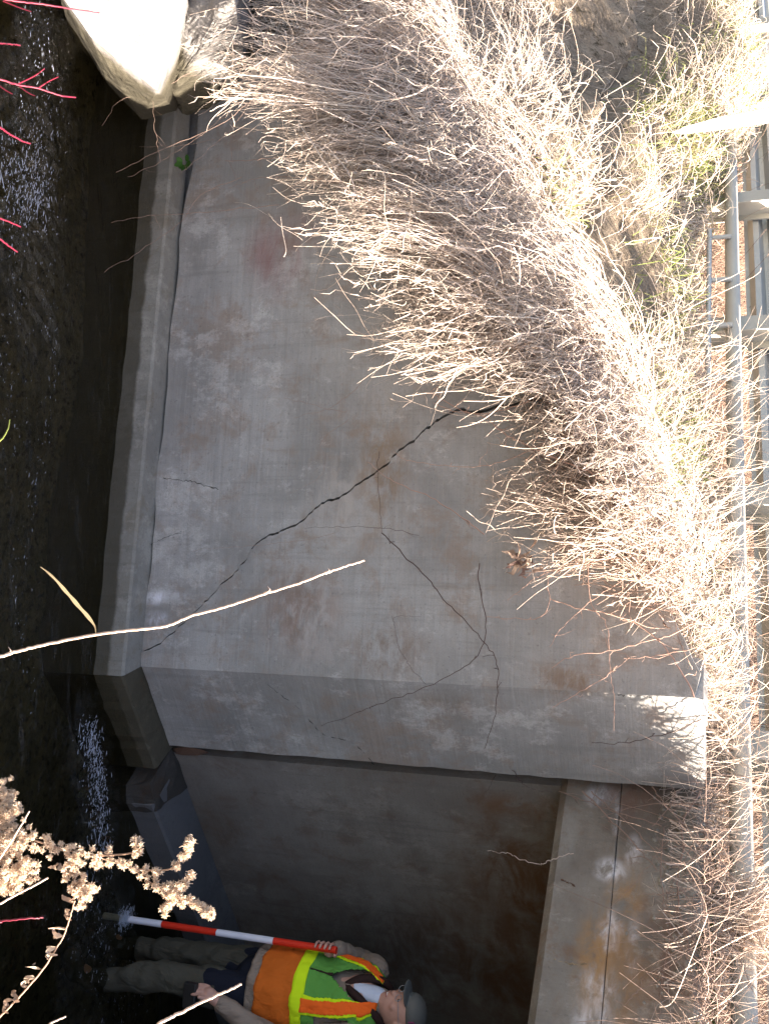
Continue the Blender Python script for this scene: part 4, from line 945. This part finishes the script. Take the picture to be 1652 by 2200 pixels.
def dog(label, paths):
    t, C = near_stem('dogwood_twig', label, 'dogwood twig', paths[0][0], 1.5, 1.35, .0013, .0022, M_dog, dg)
    for pa, in paths[1:]:
        k = len(pa); V, Q = tubes(resample([atY(x, y, 1.46) for x, y in pa], 10)[None], np.linspace(.0008, .0014, 10)[None], 6); np_obj('shoot', V, Q, M_dog, t, smooth=True)
dog('long red dogwood twig across the top left corner, in front of the flat boulder', [([(215, 28), (160, 20), (100, 10), (50, 4), (0, -4), (-60, -20)],), ([(68, 25), (40, 15), (8, 2)],)])
dog('forked red dogwood twig with three side shoots over the stream', [([(163, 209), (130, 205), (85, 190), (40, 182), (0, 170), (-60, 155)],), ([(97, 147), (75, 163), (40, 180)],), ([(126, 165), (105, 175), (82, 190)],), ([(76, 206), (60, 198), (42, 184)],), ([(28, 202), (14, 194), (0, 184)],)])
dog('short straight red dogwood shoot nearest the top left corner', [([(44, 97), (20, 94), (-10, 92), (-60, 85)],)])
dog('red dogwood shoot above the white riffle', [([(66, 308), (50, 303), (20, 287), (0, 273), (-50, 250)],)])
dog('red dogwood shoot beside the white riffle', [([(45, 487), (20, 476), (0, 469), (-60, 450)],)])
dog('lowest red dogwood shoot on the left edge', [([(38, 541), (20, 528), (0, 513), (-50, 480)],)])

# goldenrod: main stems with fluffy seed clusters
gold = thing('goldenrod', tuple(Vector((.55, .75, near_z(.55, .75)))), 'dried goldenrod plume with fluffy cream seed heads at the lower left', 'goldenrod')
GD = 1.25
gstems = [[(455, 1965), (430, 1945), (380, 1925), (330, 1900), (290, 1870), (240, 1850), (180, 1835), (120, 1820), (60, 1800), (0, 1780), (-80, 1760)],
          [(412, 1800), (400, 1830), (370, 1865), (330, 1870), (290, 1868)], [(290, 1800), (300, 1825), (270, 1835), (220, 1838)],
          [(355, 1960), (365, 1935), (372, 1915)], [(415, 1878), (395, 1900), (370, 1912)], [(200, 1905), (175, 1930), (160, 1880), (165, 1840)],
          [(5, 1690), (15, 1730), (5, 1780), (-30, 1840)], [(40, 1740), (20, 1750), (5, 1765)], [(60, 1850), (40, 1880), (10, 1900), (-20, 1880)], [(35, 1800), (10, 1830), (-20, 1850)]]
allC = []
for gs in gstems:
    Cg = resample([atY(x, y, GD) for x, y in gs], 6*len(gs)); allC.append(Cg)
    V, Q = tubes(Cg[None], np.linspace(.0006, .0016, len(Cg))[None], 5); np_obj('stem', V, Q, M_goldstem, gold, smooth=True)
st = resample([atY(-70, 1762, GD), Vector((.42, 1.1, 1.8)), Vector((.52, .9, 1.3)), Vector((.55, .75, near_z(.55, .75)-.04))], 20); V, Q = tubes(st[None], np.linspace(.0016, .003, 20)[None], 5); np_obj('stem', V, Q, M_goldstem, gold)
def fluff(centers, r, per):
    n = len(centers)*per; c = np.repeat(centers, per, 0); d = rng.normal(0, 1, (n, 3)); d /= np.linalg.norm(d, axis=1, keepdims=True)
    rr = rng.uniform(.5, 1.15, (n, 1))*r; C = np.stack([c+d*rr*.15, c+d*rr*.6+rng.normal(0, r*.12, (n, 3)), c+d*rr+rng.normal(0, r*.2, (n, 3))], 1)
    return ribbons(C, np.full((n, 1), r*.2)*np.array([[.6, 1, .5]]))
cent = []
def along(i, a, b, n, spread):
    Cg = allC[i]; k = len(Cg)
    for _ in range(n):
        t_ = rng.uniform(a, b)*(k-1.01); j = int(t_); cent.append(Cg[j]*(1-(t_-j))+Cg[j+1]*(t_-j)+rng.normal(0, spread, 3))
along(0, 0, .16, 46, .003); along(0, .16, .34, 30, .005); along(0, .34, .5, 10, .003); along(0, .5, .75, 44, .008); along(0, .75, 1, 40, .010)
along(1, 0, .45, 34, .0022); along(1, .45, 1, 14, .003); along(2, 0, .5, 26, .0025); along(3, 0, 1, 30, .003); along(4, 0, 1, 22, .003); along(5, 0, 1, 80, .008)
along(6, 0, 1, 130, .008); along(7, 0, 1, 40, .004); along(8, 0, 1, 130, .010); along(9, 0, 1, 110, .010)
V, Q = fluff(np.array(cent), .0052, 60)
o = np_obj('seed_heads', V, Q, M_gold, gold); o['kind'] = 'stuff'
# leafy stem with curled brown leaves
t, Cs = near_stem('leafy_stem', 'leafless lower goldenrod stem with curled brown leaves along one side, bottom left corner', 'dead plant', [(162, 1935), (150, 1975), (138, 2010), (120, 2040), (95, 2080), (62, 2120), (30, 2155), (0, 2185), (-40, 2220)], GD, GD, .0010, .0018, M_goldstem)
M_curl = plant('curled leaf', (.36, .25, .18), (.22, .14, .10), (.46, .36, .28), .6, .2)
for i, (x, y) in enumerate([(160, 1940), (152, 1965), (142, 1998), (136, 2012), (124, 2036), (108, 2062), (92, 2084), (76, 2102), (60, 2122), (40, 2142), (20, 2160), (170, 1910), (140, 1870)]):
    for rep in range(2):
        p = np.array(atY(x, y, GD)); L = rng.uniform(.022, .042); q = [p]
        ang_ = rng.uniform(2.0, 3.4); cv = rng.choice([-1, 1])*rng.uniform(.9, 2.2)
        for k_ in range(1, 9):
            a_ = ang_+cv*k_*.35*(1 if rep else -1)*.5; p = p+np.array([math.sin(a_)*-.35, rng.normal(0, .25), math.cos(a_)*.9+.1*math.sin(k_)])*L/8; q.append(p.copy())
        Cl = resample(q, 12); wdt = .0060*np.sin(np.linspace(.15, 3.0, 12))*(1+.3*rng.normal(0, 1, 12)*.5)
        V, Q = ribbons(Cl[None], np.abs(wdt)[None]+.0008, rng.normal(0, 1, 3)); np_obj('leaf', V, Q, M_curl, t, smooth=True)

# ------------------------------------------------------------------ the man in the culvert
M_skin = simple('skin', (.48, .26, .20), .55, .35, .15, 200, .0005)
M_coat = cloth('khaki coat', (.26, .20, .16), 16, .02)
M_wader = cloth('olive waders', (.07, .065, .05), 12, .03)
M_trs = cloth('navy trousers', (.012, .014, .024), 14, .012)
M_or = cloth('orange mesh', (.60, .13, .018), 14, .014); M_gn = cloth('green cloth', (.10, .31, .06), 14, .010)
M_yel = cloth('yellow reflective band', (.62, .85, .02), 20, .006); M_orb = cloth('orange band', (.95, .14, .02), 20, .006)
M_dark = cloth('maroon lining', (.035, .018, .016), 14, .006); M_cap = cloth('grey cap', (.12, .12, .115), 30, .003); M_white = cloth('white shirt', (.55, .6, .72), 20, .004)
def blobmesh(name, caps, mat, parent, vox, smooth=4, ell=()):
    """caps: chains of (point, radius); joined into one continuous surface by a voxel remesh"""
    bm = bmesh.new(); off = parent_world(parent)
    for ch in caps:
        for i, (p, r) in enumerate(ch):
            bmesh.ops.create_icosphere(bm, subdivisions=2, radius=r, matrix=Matrix.Translation(Vector(p)-off))
            if i:
                a, ra = Vector(ch[i-1][0])-off, ch[i-1][1]; b = Vector(p)-off; d = b-a
                if d.length < 1e-5: continue
                rot = d.to_track_quat('Z', 'Y').to_matrix().to_4x4()
                bmesh.ops.create_cone(bm, cap_ends=True, segments=14, radius1=ra, radius2=r, depth=d.length, matrix=Matrix.Translation((a+b)/2) @ rot)
    for (p, rad, rotz) in ell:
        bmesh.ops.create_icosphere(bm, subdivisions=3, radius=1, matrix=Matrix.Translation(Vector(p)-off) @ rotz.to_4x4() @ Matrix.Diagonal((*rad, 1)))
    me = bpy.data.meshes.new(name); bm.to_mesh(me); bm.free(); me.materials.append(mat)
    o = bpy.data.objects.new(name, me); col.objects.link(o); o.parent = parent
    md = o.modifiers.new('remesh', 'REMESH'); md.mode = 'VOXEL'; md.voxel_size = vox; md.use_smooth_shade = True
    md = o.modifiers.new('smooth', 'SMOOTH'); md.iterations = smooth; md.factor = .5
    return o
fdir = Vector((-.88, -.47, 0)).normalized(); rdir = Vector((fdir.y, -fdir.x, 0))    # facing, his right hand side
TC = Vector((2.305, 4.40, 0))
man = thing('person', (TC.x, TC.y, -.2), 'man in orange and green safety vest and waders, holding the pole in the stream', 'person')
def B(f, r, z): return TC+fdir*f+rdir*r+Vector((0, 0, z))
hipR, kneeR, ankR = Vector((2.28, 4.49, .74)), Vector((2.235, 4.47, .35)), Vector((2.29, 4.52, -.10))
hipL, kneeL, ankL = Vector((2.33, 4.32, .74)), Vector((2.245, 4.24, .33)), Vector((2.335, 4.25, -.10))
shR, elR, wrR = Vector((2.225, 4.56, 1.275)), Vector((2.265, 4.70, 1.17)), Vector((2.105, 4.475, 1.115))
shL, elL, wrL = Vector((2.39, 4.235, 1.275)), Vector((2.40, 4.11, .95)), Vector((2.25, 4.08, .70))
PX, PY = 2.062, 4.37          # the pole
headC = B(.012, -.02, 1.470)
rotH = Matrix.Rotation(math.atan2(fdir.y, fdir.x)-R(12), 3, 'Z') @ Matrix.Rotation(R(4), 3, 'Y')
def Hd(f, l, u): return headC+rotH @ Vector((f, l, u))
def fingers(palm, axis, around, up, nf, grip):
    out = []
    return out
# right hand wrapped round the pole: palm beside it, four fingers curling round, thumb over
hR = Vector((PX+.034, PY+.045, 1.095)); chains = [[(wrR, .027), (wrR.lerp(hR, .5), .027), (hR, .026)]]
palm = [[(hR+Vector((0, 0, .034)), .017), (hR+Vector((0, 0, -.034)), .017)]]
for k in range(4):
    z = 1.095+.036-.024*k; r = (.0088, .0092, .009, .0078)[k]; rr = .026+.0005*k
    a0 = math.atan2(hR.y-PY, hR.x-PX); pts = [(Vector((hR.x, hR.y, z)), r*1.1)]
    for j, da in enumerate((.35, .95, 1.65, 2.5, 3.3)):
        a = a0+da; pts.append((Vector((PX+rr*math.cos(a), PY+rr*math.sin(a), z-.002*j)), r*(1-.05*j)))
    chains.append(pts)
a0 = math.atan2(hR.y-PY, hR.x-PX); chains.append([(hR+Vector((0, 0, .03)), .012)]+[(Vector((PX+.026*math.cos(a0-d_), PY+.026*math.sin(a0-d_), 1.142+.003*j)), .0105-.001*j) for j, d_ in enumerate((.5, 1.1, 1.8))])
# left hand, relaxed, fingers slightly curled at the thigh
hL = Vector((2.205, 4.065, .645)); chains.append([(wrL, .027), (hL, .030)])
dl = (hL-wrL).normalized(); sl = Vector((.35, -.8, .2)).normalized()
for k in range(4):
    b_ = hL+sl*(.028-.019*k)+dl*.01; L = (.068, .078, .074, .058)[k]
    pts = [(b_, .0105)]; d_ = dl.copy(); p_ = b_.copy()
    for j in range(3): d_ = (d_+Vector((.22, .0, -.20))).normalized(); p_ = p_+d_*L/3; pts.append((p_.copy(), .0095-.0012*j))
    chains.append(pts)
chains.append([(hL+sl*.02, .012), (hL+sl*.042+dl*.02, .0105), (hL+sl*.05+dl*.045, .009)])
body = [[(B(0, 0, .80), .12), (B(0, 0, 1.05), .12), (B(0, 0, 1.25), .12), (B(.01, 0, 1.34), .065), (B(.02, 0, 1.41), .056)],
        [(hipR, .085), (kneeR, .055), (ankR, .045), (ankR+fdir*.08+Vector((0, 0, -.05)), .03)], [(hipL, .085), (kneeL, .055), (ankL, .045), (ankL+fdir*.08+Vector((0, 0, -.05)), .03)],
        [(B(0, 0, .82), .11), (hipR, .09)], [(B(0, 0, .82), .11), (hipL, .09)],
        [(B(0, 0, 1.24), .1), (shR, .055), (elR, .04), (wrR, .027)], [(B(0, 0, 1.24), .1), (shL, .055), (elL, .04), (wrL, .027)]]
face = [[(Hd(.075, 0, .0), .014), (Hd(.098, 0, -.022), .015)], [(Hd(.05, 0, -.075), .042), (Hd(.07, 0, -.088), .022)],
        [(Hd(.072, .028, .022), .012), (Hd(.078, 0, .026), .012), (Hd(.072, -.028, .022), .012)],
        [(Hd(.06, .04, -.02), .022)], [(Hd(.06, -.04, -.02), .022)], [(Hd(.078, -.02, -.058), .009), (Hd(.084, 0, -.056), .010), (Hd(.078, .02, -.058), .009)],
        [(Hd(-.005, .075, -.01), .013), (Hd(-.012, .082, .012), .014)], [(Hd(-.005, -.075, -.01), .013), (Hd(-.012, -.082, .012), .014)]]
blobmesh('body', body+chains+face, M_skin, man, .0045, 3, [(headC, (.098, .076, .112), rotH), (Hd(.02, 0, -.04), (.078, .062, .075), rotH)])
# wet waders, dark trousers above them, coat
def legw(hip, knee, ank, top):
    q = hip.lerp(knee, top); return [(q, .098), (q.lerp(knee, .5), .082), (knee, .068), (knee.lerp(ank, .25), .073), (knee.lerp(ank, .6), .062), (ank, .055), (ank+fdir*.06+Vector((0, 0, -.07)), .055), (ank+fdir*.17+Vector((0, 0, -.08)), .045)]
for hp, kn, an, tp_ in ((hipR, kneeR, ankR, .30), (hipL, kneeL, ankL, .42)):
    o = blobmesh('wader', [legw(hp, kn, an, tp_)], M_wader, man, .009, 5)
tx = bpy.data.textures.new('folds', 'CLOUDS'); tx.noise_scale = .09; tx.noise_depth = 1
for o in man.children:
    if o.name.startswith('wader'): md = o.modifiers.new('folds', 'DISPLACE'); md.texture = tx; md.strength = .035; md.texture_coords = 'GLOBAL'
blobmesh('trousers', [[(B(0, 0, .80), .150), (B(0, .02, .74), .14)], [(hipR+Vector((0, 0, .02)), .11), (hipR.lerp(kneeR, .5), .088)], [(hipL+Vector((0, 0, .02)), .11), (hipL.lerp(kneeL, .55), .09)]], M_trs, man, .008, 5)
o = blobmesh('coat', [[(shR, .07), (elR, .062), (wrR.lerp(elR, .5), .052), (wrR, .043)], [(shL, .074), (elL, .066), (wrL.lerp(elL, .5), .054), (wrL, .042)],
                  [(B(0, .10, 1.27), .06), (shR, .066)], [(B(0, -.10, 1.27), .06), (shL, .066)], [(B(0, 0, 1.28), .085), (B(.01, 0, 1.36), .072)]], M_coat, man, .008, 4,
             [(B(0, 0, 1.06), (.135, .185, .30), Matrix.Rotation(math.atan2(fdir.y, fdir.x), 3, 'Z')), (B(.015, 0, .88), (.155, .185, .14), Matrix.Rotation(math.atan2(fdir.y, fdir.x), 3, 'Z'))])
md = o.modifiers.new('folds', 'DISPLACE'); md.texture = tx; md.strength = .03; md.texture_coords = 'GLOBAL'
# safety vest: a shell round the coat
zl = [.80, .85, .92, 1.0, 1.08, 1.16, 1.22, 1.27, 1.31, 1.345, 1.37]; aa = [.205, .207, .203, .198, .196, .196, .196, .188, .165, .130, .098]; bb_ = [.190, .190, .182, .172, .166, .160, .152, .140, .122, .100, .085]
def vsec(z, th, ex=0.0):
    a = np.interp(z, zl, aa)+ex; b = np.interp(z, zl, bb_)+ex
    w_ = 1+.022*math.sin(th*9+z*14+2*math.sin(z*9))*max(0, 1-(z-.8)/.5)+.008*math.sin(z*60+th*3)
    belly = .02*math.exp(-((z-.95)/.12)**2)*max(0, math.cos(th))
    return B((b+belly)*math.cos(th)*w_, a*math.sin(th)*w_, z)
def vest_part(name, mat, z0, z1, t0, t1, keep, nz, nt_, ex=0.0, th=.003):
    V = []; Fc = []
    for i in range(nz+1):
        for j in range(nt_+1): V.append(vsec(z0+(z1-z0)*i/nz, t0+(t1-t0)*j/nt_, ex))
    for i in range(nz):
        for j in range(nt_):
            z = z0+(z1-z0)*(i+.5)/nz; t_ = t0+(t1-t0)*(j+.5)/nt_
            if keep(z, t_): Fc.append((i*(nt_+1)+j, i*(nt_+1)+j+1, (i+1)*(nt_+1)+j+1, (i+1)*(nt_+1)+j))
    o = mesh_obj(name, V, Fc, mat, man, True); md = o.modifiers.new('t', 'SOLIDIFY'); md.thickness = th; return o
arm = lambda z, t_: not (abs(abs(t_)-math.pi/2) < .62*(1 if z < 1.26 else .62) and 1.10 < z < 1.315)
neck = lambda z, t_: not (abs(t_) < (z-1.13)*3.2 and z > 1.13)
vest_part('vest_panel', M_or, .80, 1.005, -math.pi, math.pi, lambda z, t_: True, 16, 96, .004).__setitem__('label', 'orange mesh lower half of the vest')
vest_part('vest_panel', M_gn, 1.0, 1.37, -math.pi, math.pi, lambda z, t_: arm(z, t_) and neck(z, t_), 44, 160, .003).__setitem__('label', 'green upper half of the vest')
vest_part('vest_band', M_yel, .985, 1.04, -math.pi, math.pi, lambda z, t_: True, 5, 96, .010)
for sg in (-1, 1):
    for cn, mt, hw, ex in ((0, M_yel, .21, .008), (0, M_orb, .14, .012)):
        vest_part('vest_stripe', mt, 1.035, 1.368, sg*.82-.35, sg*.82+.35, lambda z, t_: abs(t_-sg*(.80-.25*max(0, (z-1.1)/.27))) < hw*(1 if z < 1.3 else 1.5), 34, 40, ex)
vest_part('vest_zip', M_dark, 1.04, 1.15, -.03, .03, lambda z, t_: True, 8, 2, .008)
vest_part('coat_hem', M_coat, .748, .812, -math.pi, math.pi, lambda z, t_: True, 6, 96, -.006)
tx2 = bpy.data.textures.new('creases', 'CLOUDS'); tx2.noise_scale = .055; tx2.noise_depth = 2
for o in man.children:
    if o.name.startswith(('vest_', 'coat_hem')): md = o.modifiers.new('creases', 'DISPLACE'); md.texture = tx2; md.strength = .022; md.texture_coords = 'GLOBAL'; md.mid_level = .5
# collar, shirt, lining
tube_obj('collar', [B(.10, .0, 1.20), B(.11, .045, 1.27), B(.06, .085, 1.36), B(-.03, .075, 1.39), B(-.06, 0, 1.40), B(-.03, -.075, 1.39), B(.06, -.085, 1.36), B(.11, -.045, 1.27), B(.10, 0, 1.20)], .020, .020, M_dark, man, 40, 8)
blobmesh('shirt', [[(B(.075, .0, 1.25), .045), (B(.055, 0, 1.35), .05)]], M_white, man, .006, 3)
# cap, hair, glasses, mouth
cap = blobmesh('cap', [[(Hd(.095, 0, .052), .008), (Hd(.135, 0, .038), .006)]], M_cap, man, .004, 2, [(Hd(-.004, 0, .062), (.098, .079, .054), rotH), (Hd(.105, 0, .045), (.06, .062, .008), rotH)])
def poly_letter(segs, w_):  # emblem letter strokes on the side of the cap
    for a, b in segs:
        def S(u, v): return Hd(.035+u*.9, .083-u*.15, .075+v)
        tube_obj('cap_letter', [S(*a), S(*b)], .0024, .0024, M_pur, cap_e, 4, 5)
M_pur = simple('purple print', (.25, .03, .14), .7)
cap_e = cap
def S(u, v): l_ = .084*math.sqrt(max(.02, 1-((u+.004)/.103)**2-((.072+v-.062)/.066)**2)); return Hd(u, l_+.001, .072+v)
for a, b in (((.02, .012), (-.004, .016)), ((.02, .012), (.022, -.014)), ((-.004, .016), (-.002, -.012)), ((.021, -.001), (-.003, .001))):
    o = tube_obj('cap_letter', [S(*a), S(*b)], .0026, .0026, M_pur, man, 4, 5)
blobmesh('hair', [], simple('grey brown hair', (.09, .06, .045), .8), man, .004, 1, [(Hd(-.035, 0, .0), (.075, .081, .06), rotH)])
M_lens = simple('spectacle frame', (.30, .31, .33), .25, .6)
for l_ in (.03, -.03):
    tube_obj('glasses', [Hd(.097+.006*math.cos(0), l_+.020*math.cos(a), .008+.014*math.sin(a)) for a in np.linspace(0, 2*math.pi, 12)], .0016, .0016, M_lens, man, 24, 5)
tube_obj('glasses', [Hd(.097, .05, .012), Hd(.04, .08, .012), Hd(-.01, .085, .01)], .0014, .0014, M_lens, man, 8, 5)
M_lip = simple('lips', (.35, .10, .09), .5); tube_obj('mouth', [Hd(.082, -.026, -.052), Hd(.094, -.01, -.058), Hd(.094, .01, -.058), Hd(.082, .026, -.052)], .0035, .0035, M_lip, man, 10, 5)
tube_obj('teeth', [Hd(.088, -.018, -.0535), Hd(.0975, 0, -.0565), Hd(.088, .018, -.0535)], .0022, .0022, simple('tooth', (.7, .68, .62), .4), man, 10, 5)
for l_ in (.028, -.028): blobmesh('eye', [], simple('eye dark', (.03, .02, .015), .3) if l_ > 0 else bpy.data.materials['eye dark'], man, .003, 0, [(Hd(.088, l_, .006), (.006, .010, .005), rotH)])

# measuring pole, red and white segments
pole = thing('measuring_pole', (PX, PY, -.25), 'red and white banded ranging pole held upright in the stream by the man', 'measuring pole')
M_prd = simple('red paint', (.68, .03, .012), .4, .4, .15); M_pwh = simple('white paint', (.66, .66, .74), .4, .4, .12)
cuts = [(-.12, M_pwh), (.218, M_prd), (.523, M_pwh), (.828, M_prd), (1.133, None)]
for (z0, mt), (z1, _) in zip(cuts[:-1], cuts[1:]):
    o = tube_obj('band', [Vector((PX, PY, z0+.0005)), Vector((PX, PY, z1-.0005))], .0165, .0165, mt, pole, 3, 16)
rock('cap', [Vector((PX+.0165*math.cos(a), PY+.0165*math.sin(a), z)) for a in np.linspace(0, 6.28, 12) for z in (1.133, 1.15)], M_prd, pole, .0001, 1, 1)
cb = thing('clipboard', tuple(hL+Vector((-.02, -.03, -.06))), 'small dark case held low in the left hand of the man', 'case')
o = prism('case_body', [(hL.x-.05, hL.y-.03), (hL.x+.06, hL.y-.05), (hL.x+.065, hL.y-.02), (hL.x-.045, hL.y-.0)], .53, .595, simple('black plastic', (.015, .015, .016), .4), cb, .006)
print('tris', sum(len(o.data.polygons) for o in bpy.data.objects if o.type == 'MESH'))
